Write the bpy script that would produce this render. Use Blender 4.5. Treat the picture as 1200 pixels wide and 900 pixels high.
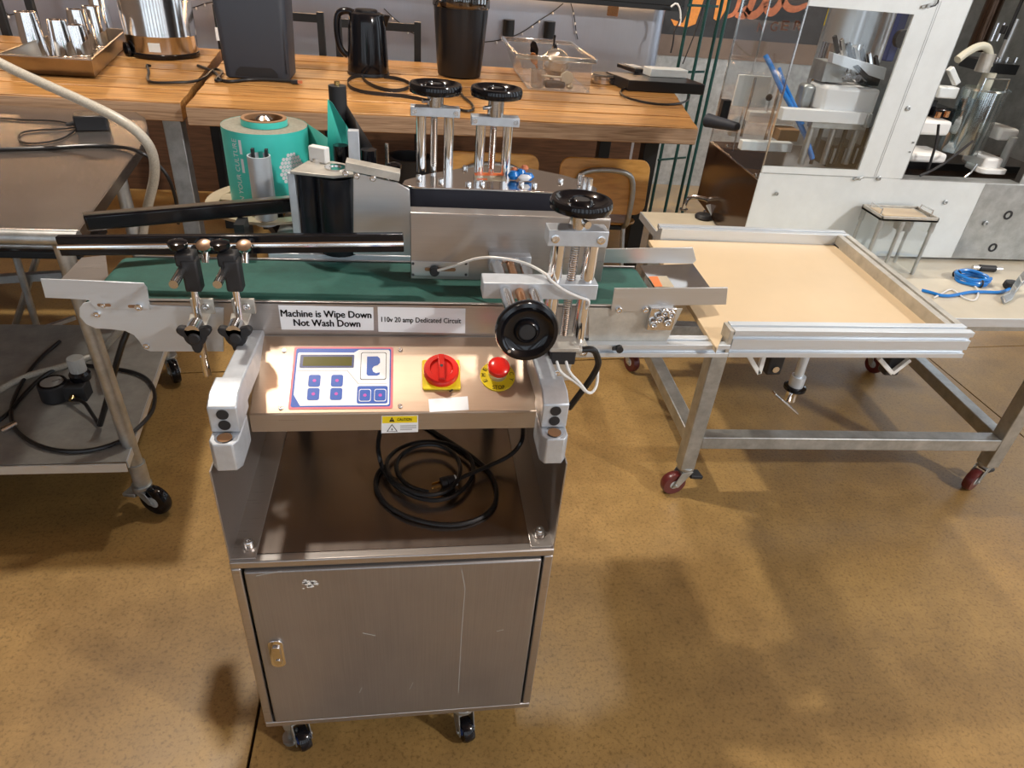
import bpy, bmesh, math, random
from mathutils import Vector, Matrix
for _o in list(bpy.data.objects): bpy.data.objects.remove(_o)
SC = bpy.context.scene
COL = SC.collection
random.seed(7)
PI = math.pi

# ------------------------------------------------------------------ camera
EYE = 1.63                      # eye height in metres; x runs along the machine, y away from the viewer
F, CX, CY = 790.0, 600.0, 450.0
RM = Matrix(((0.98939777, -0.00490199, 0.14514826),
             (-0.12327296, -0.55674917, 0.82148289),
             (0.07678427, -0.8306662, -0.55145067)))   # camera (right, down, forward) to world
cam_d = bpy.data.cameras.new('camera'); cam = bpy.data.objects.new('camera', cam_d); COL.objects.link(cam)
cam_d.sensor_width = 36.0; cam_d.lens = F*36/1200; cam_d.clip_start = 0.02
_r, _d, _f = RM.col[0], RM.col[1], RM.col[2]
_m = Matrix((( _r[0], -_d[0], -_f[0], 0), (_r[1], -_d[1], -_f[1], 0), (_r[2], -_d[2], -_f[2], EYE), (0, 0, 0, 1)))
cam.matrix_world = _m
SC.camera = cam
C0 = Vector((0, 0, EYE))
def _ray(x, y): return RM @ Vector((x-CX, y-CY, F))
def Z(x, y, z):                 # points of the photograph on a level plane ...
    r = _ray(x, y); return C0 + r*((z-EYE)/r.z)
def Y(x, y, yy):                # ... on an upright plane facing the viewer ...
    r = _ray(x, y); return C0 + r*(yy/r.y)
def X(x, y, xx):
    r = _ray(x, y); return C0 + r*(xx/r.x)
def PL(x, y, p, n):             # ... or on any plane
    r = _ray(x, y); return C0 + r*((Vector(p)-C0).dot(n)/r.dot(n))
V = Vector

# ------------------------------------------------------------------ light
SC.view_settings.view_transform = 'Standard'; SC.view_settings.look = 'None'
SC.view_settings.gamma = 1.0; SC.view_settings.use_curve_mapping = False
SC.view_settings.exposure = 0.13
W = bpy.data.worlds.new('daylight'); SC.world = W; W.use_nodes = True
W.node_tree.nodes['Background'].inputs[0].default_value = (0.80, 0.90, 1.0, 1)
W.node_tree.nodes['Background'].inputs[1].default_value = 2.15
def point(name, loc, power, col, radius):
    l = bpy.data.lights.new(name, 'POINT'); l.energy = power; l.color = col; l.shadow_soft_size = radius
    o = bpy.data.objects.new(name, l); o.location = loc; COL.objects.link(o); return o
def area(name, loc, to, power, col, sx, sy):
    l = bpy.data.lights.new(name, 'AREA'); l.energy = power; l.color = col; l.shape = 'RECTANGLE'; l.size = sx; l.size_y = sy
    o = bpy.data.objects.new(name, l); o.location = loc
    o.rotation_euler = (V(to)-V(loc)).to_track_quat('-Z', 'Y').to_euler(); COL.objects.link(o); return o
point('ceiling_lamp', (-1.35, 2.6, 5.0), 560, (1.0, 0.93, 0.82), 0.10)
point('ceiling_lamp', (1.0, 3.3, 5.0), 210, (1.0, 0.93, 0.82), 0.15)
point('daylight_lamp', (4.7, -1.9, 4.3), 700, (1.0, 0.98, 0.95), 0.16)

# ------------------------------------------------------------------ materials
def mat(name): 
    m = bpy.data.materials.new(name); m.use_nodes = True
    nt = m.node_tree; b = nt.nodes['Principled BSDF']; return m, nt, b
def plain(name, col, rough=.5, metal=0.0, spec=.5, noise=0.0, nscale=30, bump=0.0, coat=0.0, emit=None):
    m, nt, b = mat(name)
    b.inputs['Base Color'].default_value = (*col, 1); b.inputs['Roughness'].default_value = rough
    b.inputs['Metallic'].default_value = metal; b.inputs['Specular IOR Level'].default_value = spec
    b.inputs['Coat Weight'].default_value = coat
    if emit: b.inputs['Emission Color'].default_value = (*emit[0], 1); b.inputs['Emission Strength'].default_value = emit[1]
    if noise or bump:
        tc = nt.nodes.new('ShaderNodeTexCoord'); n = nt.nodes.new('ShaderNodeTexNoise')
        n.inputs['Scale'].default_value = nscale; n.inputs['Detail'].default_value = 6; n.inputs['Roughness'].default_value = .65
        nt.links.new(tc.outputs['Object'], n.inputs['Vector'])
        if noise:
            r = nt.nodes.new('ShaderNodeValToRGB')
            r.color_ramp.elements[0].position = .32; r.color_ramp.elements[1].position = .68
            r.color_ramp.elements[0].color = (*[c*(1-noise) for c in col], 1)
            r.color_ramp.elements[1].color = (*[min(1, c*(1+noise*.6)) for c in col], 1)
            nt.links.new(n.outputs['Fac'], r.inputs['Fac']); nt.links.new(r.outputs['Color'], b.inputs['Base Color'])
        if bump:
            bp = nt.nodes.new('ShaderNodeBump'); bp.inputs['Strength'].default_value = bump; bp.inputs['Distance'].default_value = .002
            nt.links.new(n.outputs['Fac'], bp.inputs['Height']); nt.links.new(bp.outputs['Normal'], b.inputs['Normal'])
    return m
def brushed(name, col, rough=.3, stretch=(2, 90, 90), var=.12, bump=.08, metal=1.0):
    """brushed metal: fine streaks along one axis change roughness, tint and relief; a few worn blotches"""
    m, nt, b = mat(name); L = nt.links.new
    b.inputs['Metallic'].default_value = metal
    tc = nt.nodes.new('ShaderNodeTexCoord'); mp = nt.nodes.new('ShaderNodeMapping'); mp.inputs['Scale'].default_value = stretch
    n = nt.nodes.new('ShaderNodeTexNoise'); n.inputs['Scale'].default_value = 6; n.inputs['Detail'].default_value = 5
    L(tc.outputs['Object'], mp.inputs['Vector']); L(mp.outputs['Vector'], n.inputs['Vector'])
    n2 = nt.nodes.new('ShaderNodeTexNoise'); n2.inputs['Scale'].default_value = 7; n2.inputs['Detail'].default_value = 4
    L(tc.outputs['Object'], n2.inputs['Vector'])
    mr = nt.nodes.new('ShaderNodeMapRange'); mr.inputs['To Min'].default_value = rough*.75; mr.inputs['To Max'].default_value = rough*1.3
    L(n.outputs['Fac'], mr.inputs['Value']); L(mr.outputs['Result'], b.inputs['Roughness'])
    mx = nt.nodes.new('ShaderNodeMix'); mx.data_type = 'RGBA'
    mx.inputs[6].default_value = (*[c*(1-var) for c in col], 1); mx.inputs[7].default_value = (*[min(1, c*(1+var)) for c in col], 1)
    ad = nt.nodes.new('ShaderNodeMath'); ad.operation = 'MULTIPLY_ADD'; ad.inputs[1].default_value = .5; 
    hf = nt.nodes.new('ShaderNodeMath'); hf.operation = 'MULTIPLY'; hf.inputs[1].default_value = .5
    L(n2.outputs['Fac'], hf.inputs[0]); L(n.outputs['Fac'], ad.inputs[0]); L(hf.outputs[0], ad.inputs[2])
    L(ad.outputs[0], mx.inputs[0]); L(mx.outputs[2], b.inputs['Base Color'])
    bp = nt.nodes.new('ShaderNodeBump'); bp.inputs['Strength'].default_value = bump; bp.inputs['Distance'].default_value = .0006
    L(n.outputs['Fac'], bp.inputs['Height']); L(bp.outputs['Normal'], b.inputs['Normal'])
    return m
def clear(name, col=(1, 1, 1), fac=.10, edge=.6, rough=.03):
    """acrylic: mostly see-through, glossy more at grazing angles"""
    m, nt, b = mat(name); L = nt.links.new
    nt.nodes.remove(b)
    t = nt.nodes.new('ShaderNodeBsdfTransparent'); t.inputs[0].default_value = (*col, 1)
    g = nt.nodes.new('ShaderNodeBsdfGlossy'); g.inputs['Roughness'].default_value = rough; g.inputs[0].default_value = (1, 1, 1, 1)
    lw = nt.nodes.new('ShaderNodeLayerWeight'); lw.inputs[0].default_value = .35
    mr = nt.nodes.new('ShaderNodeMapRange'); mr.inputs['To Min'].default_value = fac; mr.inputs['To Max'].default_value = edge
    mx = nt.nodes.new('ShaderNodeMixShader')
    L(lw.outputs['Facing'], mr.inputs['Value']); L(mr.outputs['Result'], mx.inputs[0])
    L(t.outputs[0], mx.inputs[1]); L(g.outputs[0], mx.inputs[2]); L(mx.outputs[0], nt.nodes['Material Output'].inputs[0])
    return m
def wood(name, c1, c2, c3, stretch=(1.2, 14, 14), rough=.35, seed=0.0):
    m, nt, b = mat(name); L = nt.links.new
    tc = nt.nodes.new('ShaderNodeTexCoord'); mp = nt.nodes.new('ShaderNodeMapping'); mp.inputs['Scale'].default_value = stretch
    oi = nt.nodes.new('ShaderNodeObjectInfo')
    cmb = nt.nodes.new('ShaderNodeMath'); cmb.operation = 'MULTIPLY'; cmb.inputs[1].default_value = 23.0
    L(oi.outputs['Random'], cmb.inputs[0])
    n = nt.nodes.new('ShaderNodeTexNoise'); n.noise_dimensions = '4D'; n.inputs['Scale'].default_value = 4; n.inputs['Detail'].default_value = 7; n.inputs['Distortion'].default_value = 1.1
    L(tc.outputs['Object'], mp.inputs['Vector']); L(mp.outputs['Vector'], n.inputs['Vector']); L(cmb.outputs[0], n.inputs['W'])
    r = nt.nodes.new('ShaderNodeValToRGB'); e = r.color_ramp.elements
    e[0].position = .30; e[0].color = (*c1, 1); e[1].position = .72; e[1].color = (*c3, 1)
    k = r.color_ramp.elements.new(.5); k.color = (*c2, 1)
    L(n.outputs['Fac'], r.inputs['Fac'])
    hs = nt.nodes.new('ShaderNodeHueSaturation'); mr = nt.nodes.new('ShaderNodeMapRange'); mr.inputs['To Min'].default_value = .72; mr.inputs['To Max'].default_value = 1.18
    L(oi.outputs['Random'], mr.inputs['Value']); L(mr.outputs['Result'], hs.inputs['Value']); L(r.outputs['Color'], hs.inputs['Color'])
    L(hs.outputs['Color'], b.inputs['Base Color'])
    b.inputs['Roughness'].default_value = rough
    bp = nt.nodes.new('ShaderNodeBump'); bp.inputs['Strength'].default_value = .12; bp.inputs['Distance'].default_value = .002
    L(n.outputs['Fac'], bp.inputs['Height']); L(bp.outputs['Normal'], b.inputs['Normal'])
    return m
def concrete():
    m, nt, b = mat('stained_concrete'); L = nt.links.new
    tc = nt.nodes.new('ShaderNodeTexCoord')
    def nz(s, d, r=.6):
        n = nt.nodes.new('ShaderNodeTexNoise'); n.inputs['Scale'].default_value = s; n.inputs['Detail'].default_value = d; n.inputs['Roughness'].default_value = r
        L(tc.outputs['Object'], n.inputs['Vector']); return n
    big, mid, fine = nz(1.3, 5), nz(9, 8, .7), nz(95, 5, .75)
    r = nt.nodes.new('ShaderNodeValToRGB'); e = r.color_ramp.elements
    e[0].position = .30; e[0].color = (.23, .138, .048, 1); e[1].position = .72; e[1].color = (.40, .255, .090, 1)
    L(big.outputs['Fac'], r.inputs['Fac'])
    r2 = nt.nodes.new('ShaderNodeValToRGB'); e = r2.color_ramp.elements
    e[0].position = .3; e[0].color = (.80, .78, .76, 1); e[1].position = .66; e[1].color = (1.1, 1.08, 1.02, 1)
    L(mid.outputs['Fac'], r2.inputs['Fac'])
    r3 = nt.nodes.new('ShaderNodeValToRGB'); e = r3.color_ramp.elements
    e[0].position = .30; e[0].color = (.34, .30, .27, 1); e[1].position = .50; e[1].color = (1, 1, 1, 1)
    L(fine.outputs['Fac'], r3.inputs['Fac'])
    m1 = nt.nodes.new('ShaderNodeMix'); m1.data_type = 'RGBA'; m1.blend_type = 'MULTIPLY'; m1.inputs[0].default_value = 1
    L(r.outputs[0], m1.inputs[6]); L(r2.outputs[0], m1.inputs[7])
    m2 = nt.nodes.new('ShaderNodeMix'); m2.data_type = 'RGBA'; m2.blend_type = 'MULTIPLY'; m2.inputs[0].default_value = .8
    L(m1.outputs[2], m2.inputs[6]); L(r3.outputs[0], m2.inputs[7]); L(m2.outputs[2], b.inputs['Base Color'])
    mr = nt.nodes.new('ShaderNodeMapRange'); mr.inputs['To Min'].default_value = .28; mr.inputs['To Max'].default_value = .55
    L(mid.outputs['Fac'], mr.inputs['Value']); L(mr.outputs[0], b.inputs['Roughness'])
    bp = nt.nodes.new('ShaderNodeBump'); bp.inputs['Strength'].default_value = .1; bp.inputs['Distance'].default_value = .002
    L(fine.outputs['Fac'], bp.inputs['Height']); L(bp.outputs['Normal'], b.inputs['Normal'])
    return m
M = {}
M['steel'] = brushed('brushed_stainless', (.46, .43, .41), .30, (2, 90, 90), .18, bump=.04, metal=.85)
M['steel_door'] = brushed('worn_stainless_door', (.34, .325, .32), .34, (70, 70, 1.2), .28, metal=.75)
M['steel_panel'] = brushed('stainless_panel', (.50, .385, .295), .38, (2, 90, 90), .14, bump=.03, metal=.78)
M['steel_light'] = brushed('light_stainless', (.62, .63, .64), .34, (2, 60, 60), .10, metal=.85)
M['steel_table'] = plain('worn_table_steel', (.50, .46, .43), .27, .95, noise=.14, nscale=5)
M['alu'] = brushed('satin_aluminium', (.66, .71, .76), .40, (3, 50, 50), .08, metal=.6)
M['alu_block'] = plain('machined_aluminium', (.56, .60, .65), .42, .5, noise=.10, nscale=40)
M['alu_tan'] = plain('worn_aluminium', (.55, .53, .48), .45, .6, noise=.2, nscale=25)
M['galv'] = plain('galvanised_tube', (.48, .50, .50), .42, .85, noise=.25, nscale=18)
M['chrome'] = plain('chrome', (.86, .86, .87), .08, 1.0)
M['polished'] = plain('polished_steel', (.72, .71, .70), .15, 1.0)
M['screw'] = plain('zinc_screw', (.80, .80, .80), .22, 1.0)
M['white_panel'] = plain('pale_stainless_panel', (.76, .80, .80), .45, .25, noise=.06, nscale=9)
M['shelf_dark'] = brushed('dark_brushed_shelf', (.36, .30, .265), .24, (9, .4, 9), .22, bump=0.0, metal=.95)
M['shelf_grey'] = plain('dull_zinc_shelf', (.36, .36, .34), .5, .3, noise=.2, nscale=14)
M['dark_timber'] = wood('dark_stained_timber', (.05, .022, .010), (.09, .042, .020), (.13, .062, .03), (1, 12, 12), .5)
M['black'] = plain('black_plastic', (.010, .010, .012), .28)
M['gloss_black'] = plain('glossy_black', (.006, .006, .008), .13, spec=.4)
M['rubber'] = plain('black_rubber', (.014, .014, .016), .55)
M['cable_black'] = plain('black_cable', (.010, .010, .011), .34)
M['charcoal'] = plain('charcoal_plastic', (.030, .036, .050), .5, bump=.2, nscale=500)
M['dark_steel'] = plain('dark_painted_steel', (.016, .018, .020), .4, .2)
M['belt'] = plain('green_belt', (.012, .085, .068), .55, noise=.15, nscale=60, bump=.25)
M['teal'] = plain('teal_label_film', (.07, .66, .57), .30, noise=.06, nscale=12)
M['teal_dark'] = plain('teal_film_back', (.06, .34, .28), .35)
M['paper_edge'] = plain('paper_roll_edge', (.26, .25, .20), .7, noise=.2, nscale=160)
M['card'] = plain('brown_cardboard', (.28, .15, .07), .75)
M['white'] = plain('white_sticker', (.84, .86, .88), .4)
M['white_plastic'] = plain('white_plastic', (.78, .78, .76), .35)
M['ink'] = plain('black_ink', (.012, .012, .014), .5)
M['blue'] = plain('blue_print', (.012, .085, .42), .4)
M['pink'] = plain('pink_print', (.72, .16, .20), .4)
M['pinkdot'] = plain('magenta_print', (.50, .06, .40), .4)
M['lcd'] = plain('olive_lcd', (.085, .085, .012), .2)
M['navy'] = plain('navy_frame', (.03, .05, .16), .35)
M['yellow'] = plain('yellow_plate', (.86, .66, .015), .35)
M['red'] = plain('red_plastic', (.68, .018, .012), .22)
M['orange'] = plain('orange_sticker', (.85, .18, .04), .4)
M['cream'] = plain('cream_board', (.64, .50, .32), .42, noise=.06, nscale=3)
M['cream_top'] = plain('cream_table_top', (.62, .56, .43), .32, noise=.10, nscale=5)
M['beige'] = plain('beige_plate', (.58, .50, .36), .35, .4, noise=.1, nscale=20)
M['brown_steel'] = plain('dark_polished_panel', (.085, .050, .032), .16, .75, noise=.2, nscale=3)
M['bar_steel'] = brushed('bar_front_steel', (.50, .53, .60), .36, (60, 60, 1.5), .12, metal=.8)
M['acrylic'] = clear('clear_acrylic', (.94, .95, .95), .025, .24)
M['acrylic_edge'] = clear('acrylic_edge', (.86, .88, .88), .42, .85, .10)
M['tub'] = clear('clear_tub', (.85, .86, .86), .17, .5, .22)
M['smoke'] = clear('smoked_canister', (.22, .20, .18), .10, .6)
M['hose_clear'] = plain('braided_clear_hose', (.50, .47, .40), .35, noise=.25, nscale=220)
M['blue_hose'] = plain('blue_air_hose', (.015, .20, .62), .25)
M['tan_pipe'] = plain('ivory_pipe', (.60, .58, .47), .4)
M['ply'] = wood('orange_plywood', (.55, .25, .05), (.72, .36, .085), (.80, .43, .12), (2, 2, 9), .3)
M['table_wood'] = wood('varnished_timber', (.11, .046, .014), (.42, .20, .058), (.62, .36, .12), (.9, 30, 30), .36)
M['table_edge'] = wood('raw_timber_edge', (.24, .14, .075), (.44, .28, .17), (.56, .39, .25), (1.0, 16, 40), .55)
M['green_wire'] = plain('green_coated_wire', (.008, .055, .050), .3)
M['chalk'] = plain('dark_sign_board', (.030, .032, .036), .6, noise=.3, nscale=14)
M['salmon'] = plain('salmon_paint', (.62, .20, .09), .6, noise=.25, nscale=40)
M['amber'] = plain('orange_paint', (.80, .30, .06), .6, noise=.15, nscale=30)
M['floor'] = concrete()
M['guard'] = clear('curved_guard', (.82, .90, .92), .22, .8, .08)
M['joint'] = plain('joint_filler', (.03, .018, .010), .8)
M['ceiling'] = plain('timber_ceiling', (.16, .09, .05), .8, noise=.2, nscale=2)
M['brick'] = plain('brown_plaster', (.20, .15, .12), .8, noise=.2, nscale=3)
M['led'] = plain('warm_led', (1, .8, .5), .5, emit=((1.0, .60, .30), 32))
M['copper'] = plain('copper', (.72, .36, .17), .2, 1.0)
M['brass'] = plain('brass', (.70, .50, .20), .22, 1.0)
M['gold_steel'] = plain('tan_baking_tray', (.46, .40, .33), .28, 1.0, noise=.12, nscale=10)
M['pearl'] = plain('pearl_steel', (.72, .68, .62), .22, .9)
M['wheel_red'] = plain('oxblood_wheel', (.11, .018, .018), .3)
M['wheel_grey'] = plain('grey_wheel_hub', (.42, .43, .42), .5)
M['roller'] = plain('blue_black_roller', (.016, .018, .024), .25, .2)
M['foam'] = plain('dark_foam', (.016, .016, .026), .6)
M['glass'] = clear('window_glass', (.95, .97, .97), .06, .7)

# ------------------------------------------------------------------ mesh builder
ORG = {}
def basis(d, up=None):
    d = V(d).normalized(); u = V(up) if up is not None else (V((0, 0, 1)) if abs(d.z) < .95 else V((0, 1, 0)))
    a = u.cross(d).normalized(); return a, d.cross(a).normalized(), d
class MB:
    def __init__(s): s.v = []; s.f = []
    def add(s, vs, fs):
        k = len(s.v); s.v += [V(p) for p in vs]; s.f += [[i+k for i in q] for q in fs]; return s
    def box(s, lo, hi):
        x0, y0, z0 = lo; x1, y1, z1 = hi
        return s.add([(x0,y0,z0),(x1,y0,z0),(x1,y1,z0),(x0,y1,z0),(x0,y0,z1),(x1,y0,z1),(x1,y1,z1),(x0,y1,z1)],
                     [(3,2,1,0),(4,5,6,7),(0,1,5,4),(1,2,6,5),(2,3,7,6),(3,0,4,7)])
    def obox(s, c, ax, half):    # oriented box
        c = V(c); a, b, d = [V(q) for q in ax]; p = []
        for k in (-1, 1):
            for i, j in ((-1,-1),(1,-1),(1,1),(-1,1)): p.append(c+a*half[0]*i+b*half[1]*j+d*half[2]*k)
        return s.add(p, [(3,2,1,0),(4,5,6,7),(0,1,5,4),(1,2,6,5),(2,3,7,6),(3,0,4,7)])
    def bar(s, p0, p1, w, h, up=None):
        p0, p1 = V(p0), V(p1); a, b, d = basis(p1-p0, up)
        return s.obox((p0+p1)/2, (a, b, d), (w/2, h/2, (p1-p0).length/2))
    def cyl(s, p0, p1, r, r1=None, n=20):
        p0, p1 = V(p0), V(p1); a, b, d = basis(p1-p0); r1 = r if r1 is None else r1; p = []
        for q, rr in ((p0, r), (p1, r1)):
            for i in range(n): t = 2*PI*i/n; p.append(q+a*math.cos(t)*rr+b*math.sin(t)*rr)
        return s.add(p, [list(range(n))[::-1], list(range(n, 2*n))]+[(i, (i+1) % n, n+(i+1) % n, n+i) for i in range(n)])
    def lathe(s, prof, o, axis=(0, 0, 1), n=28, cap=True):
        o = V(o); a, b, d = basis(axis); p = []; f = []
        for r, h in prof:
            for i in range(n): t = 2*PI*i/n; p.append(o+d*h+a*math.cos(t)*r+b*math.sin(t)*r)
        for k in range(len(prof)-1):
            for i in range(n): f.append((k*n+i, k*n+(i+1) % n, (k+1)*n+(i+1) % n, (k+1)*n+i))
        if cap and prof[0][0] > 0: f.append(list(range(n))[::-1])
        if cap and prof[-1][0] > 0: f.append(list(range((len(prof)-1)*n, len(prof)*n)))
        return s.add(p, f)
    def tube(s, pts, r, n=10, closed=False, smooth=0):
        pts = [V(p) for p in pts]
        for _ in range(smooth): pts = chaikin(pts, closed)
        m = len(pts); p = []; f = []; prev = None
        for i in range(m):
            t = (pts[(i+1) % m]-pts[i-1]) if closed else (pts[min(i+1, m-1)]-pts[max(i-1, 0)])
            t.normalize()
            if prev is None: a, b, _ = basis(t)
            else:
                a = (prev-t*prev.dot(t)).normalized(); b = t.cross(a)
            prev = a
            for j in range(n): q = 2*PI*j/n; p.append(pts[i]+a*math.cos(q)*r+b*math.sin(q)*r)
        for i in range(m if closed else m-1):
            i2 = (i+1) % m
            for j in range(n): f.append((i*n+j, i*n+(j+1) % n, i2*n+(j+1) % n, i2*n+j))
        if not closed: f += [list(range(n))[::-1], list(range((m-1)*n, m*n))]
        return s.add(p, f)
    def prism(s, poly, d):       # a flat outline with thickness
        poly = [V(p) for p in poly]; d = V(d); n = len(poly)
        nn = V((0, 0, 0))
        for i in range(n): nn += poly[i].cross(poly[(i+1) % n])
        if nn.dot(d) < 0: poly = poly[::-1]
        return s.add(poly+[p+d for p in poly], [list(range(n))[::-1], list(range(n, 2*n))]+[(i, (i+1) % n, n+(i+1) % n, n+i) for i in range(n)])
    def ribbon(s, pts, d, th):   # a strip following pts, height vector d, thin
        pts = [V(p) for p in pts]; d = V(d); n = len(pts); p = []; f = []
        for i in range(n):
            t = (pts[min(i+1, n-1)]-pts[max(i-1, 0)]).normalized(); nr = t.cross(d).normalized()*th/2
            p += [pts[i]-nr, pts[i]+nr, pts[i]+nr+d, pts[i]-nr+d]
        for i in range(n-1):
            for j in range(4): f.append((i*4+j, i*4+(j+1) % 4, (i+1)*4+(j+1) % 4, (i+1)*4+j))
        f += [(3, 2, 1, 0), ((n-1)*4, (n-1)*4+1, (n-1)*4+2, (n-1)*4+3)]
        return s.add(p, f)
    def grow(s, k, o):           # make what is built so far k times larger about its own base
        o = V(o); s.v = [o+(p-o)*k for p in s.v]; return s
    def split(s, name, m, parent=None, **kw):   # one object for each loose piece
        r = list(range(len(s.v)))
        def find(i):
            while r[i] != i: r[i] = r[r[i]]; i = r[i]
            return i
        for q in s.f:
            for i in q[1:]: r[find(i)] = find(q[0])
        g = {}
        for q in s.f: g.setdefault(find(q[0]), []).append(q)
        out = []
        for fs in g.values():
            ids = sorted({i for q in fs for i in q}); mp = {i: k for k, i in enumerate(ids)}
            b = MB(); b.v = [s.v[i] for i in ids]; b.f = [[mp[i] for i in q] for q in fs]; out.append(b.build(name, m, parent, **kw))
        return out[0]
    def build(s, name, m, parent=None, bevel=0.0, smooth=True, ang=35, seg=2, origin=None):
        me = bpy.data.meshes.new(name)
        if parent is not None: o0 = ORG[parent.name]
        elif origin is not None: o0 = V(origin)
        else:
            xs = [p.x for p in s.v]; ys = [p.y for p in s.v]
            o0 = V(((min(xs)+max(xs))/2, (min(ys)+max(ys))/2, min(p.z for p in s.v)))
        me.from_pydata([p-o0 for p in s.v], [], s.f); me.update()
        bm = bmesh.new(); bm.from_mesh(me); bmesh.ops.recalc_face_normals(bm, faces=bm.faces); bm.to_mesh(me); bm.free()
        if smooth:
            me.shade_smooth()
            try: me.set_sharp_from_angle(angle=math.radians(ang))
            except Exception: pass
        me.materials.append(M[m] if isinstance(m, str) else m)
        o = bpy.data.objects.new(name, me); COL.objects.link(o)
        if parent is not None: o.parent = parent
        else: o.location = o0
        ORG[o.name] = o0
        if bevel:
            b = o.modifiers.new('bevel', 'BEVEL'); b.width = bevel; b.segments = seg; b.limit_method = 'ANGLE'; b.angle_limit = math.radians(40)
        return o
def chaikin(p, closed=False):
    q = []; n = len(p)
    if not closed: q.append(p[0])
    for i in range(n if closed else n-1):
        a, b = p[i], p[(i+1) % n]; q += [a*.75+b*.25, a*.25+b*.75]
    if not closed: q.append(p[-1])
    return q
def thing(name, label, cat, loc, group=None):
    o = bpy.data.objects.new(name, None); COL.objects.link(o); o.location = loc; o.empty_display_size = .05
    ORG[o.name] = V(loc); return tag(o, label, cat, group)
def tag(o, label, cat, group=None, kind=None):
    o['label'] = label; o['category'] = cat
    if group: o['group'] = group
    if kind: o['kind'] = kind
    return o
def struct(o, label=None):
    o['kind'] = 'structure'
    if label: o['label'] = label
    return o
def kids(o): return [c for c in bpy.data.objects if c.parent == o]
def dup(o, shift, parent=None):
    c = o.copy(); COL.objects.link(c)
    if parent is None: c.location = o.location+V(shift); ORG[c.name] = ORG[o.name]+V(shift)
    else: c.parent = parent; ORG[c.name] = ORG[parent.name]
    for ch in kids(o): dup(ch, shift, c)
    return c
def rrect(o, u, v, w, h, r, n=5):  # rounded outline centred on o in the plane of u, v
    o, u, v = V(o), V(u), V(v); p = []
    for cx, cy, a0 in ((w/2-r, h/2-r, 0), (-w/2+r, h/2-r, PI/2), (-w/2+r, -h/2+r, PI), (w/2-r, -h/2+r, 3*PI/2)):
        for i in range(n+1): a = a0+PI/2*i/n; p.append(o+u*(cx+r*math.cos(a))+v*(cy+r*math.sin(a)))
    return p
def circ(o, u, v, r, n=24): return [V(o)+V(u)*r*math.cos(2*PI*i/n)+V(v)*r*math.sin(2*PI*i/n) for i in range(n)]
def text(body, c, u, v, width, height, m, parent, name='lettering', bold=0.0, shear=0.0, space=1.0, th=.0004):
    """lettering fitted into width x height, centred on c in the plane of u (reading direction) and v (up)"""
    cu = bpy.data.curves.new(name, 'FONT'); cu.body = body; cu.align_x = 'CENTER'; cu.shear = shear
    cu.space_line = .95; cu.resolution_u = 3; cu.space_character = space
    t = bpy.data.objects.new('tmp', cu); COL.objects.link(t)
    dg = bpy.context.evaluated_depsgraph_get(); me0 = bpy.data.meshes.new_from_object(t.evaluated_get(dg))
    vs = [p.co.copy() for p in me0.vertices]; fs = [list(p.vertices) for p in me0.polygons]
    bpy.data.objects.remove(t); bpy.data.curves.remove(cu); bpy.data.meshes.remove(me0)
    x0, x1 = min(p.x for p in vs), max(p.x for p in vs); y0, y1 = min(p.y for p in vs), max(p.y for p in vs)
    if bold:
        k = len(vs); v0, f0 = list(vs), list(fs)
        for sx_, sy_ in ((-bold, 0), (bold, 0), (0, bold*.6), (0, -bold*.6), (bold*.5, 0), (-bold*.5, 0)):
            n0 = len(vs); vs += [V((p.x+sx_, p.y+sy_, p.z)) for p in v0]; fs += [[i+n0 for i in q] for q in f0]
    sx, sy = width/(x1-x0), height/(y1-y0); u, v, c = V(u).normalized(), V(v).normalized(), V(c); n = u.cross(v)
    b = MB(); b.add([c+u*(p.x-(x0+x1)/2)*sx+v*(p.y-(y0+y1)/2)*sy+n*th for p in vs], fs)
    o = b.build(name, m, parent, smooth=False)
    return o
def screw(b, p, n, r=.005, h=.004):   # a socket cap screw
    p, n = V(p), V(n).normalized()
    b.lathe([(r, 0), (r, h*.8), (r*.85, h), (r*.5, h), (r*.45, h*.4), (0, h*.4)], p, n, 14)
# ------------------------------------------------------------------ the setting
fl = bpy.data.objects.new('floor', None); COL.objects.link(fl); ORG['floor'] = V((0, 0, 0)); struct(fl)
xs = [-6.4, -3.38, -.38, 2.615, 5.6]; ys = [-5.5, -3.4, -.42, 2.58, 5.6, 8.0]; G = .004
def sk(y): return 0.06 if abs(y-2.58) < .01 else 0.0        # that joint runs a little askew
for i in range(4):
    for j in range(5):
        a, b_, c, d = xs[i]+G, xs[i+1]-G, ys[j]+G, ys[j+1]-G
        q = [(a, c+sk(ys[j])*a, -.02), (b_, c+sk(ys[j])*b_, -.02), (b_, d+sk(ys[j+1])*b_, -.02), (a, d+sk(ys[j+1])*a, -.02)]
        MB().prism(q, (0, 0, .02)).build('slab', 'floor', fl, smooth=False)
MB().box((-6.4, -5.5, -.05), (5.6, 8, -.018)).build('joint', 'joint', fl, smooth=False)
struct(MB().box((-6.4, 8.0, 0), (5.6, 8.15, 5.6)).build('wall_back', 'brick', smooth=False))
struct(MB().box((-6.55, -5.5, 0), (-6.4, 8.15, 5.6)).build('wall_left', 'brick', smooth=False))
b = MB()
for k in range(9): b.box((5.6, -5.65+k*1.74-.42, 0), (5.75, -5.65+k*1.74+.42, 4.6))
b.box((5.6, -5.65, 4.6), (5.75, 8.3, 5.6)); b.box((5.6, -5.65, 0), (5.75, 8.3, .5))
struct(b.build('wall_right', 'brick', smooth=False))
b = MB()
for k in range(8): b.box((-6.5+k*1.74-.36, -5.65, 0), (-6.5+k*1.74+.36, -5.5, 4.4))
b.box((-6.55, -5.65, 4.4), (5.75, -5.5, 5.6)); b.box((-6.55, -5.65, 0), (5.75, -5.5, .3))
struct(b.build('wall_front', 'brick', smooth=False))
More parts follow.
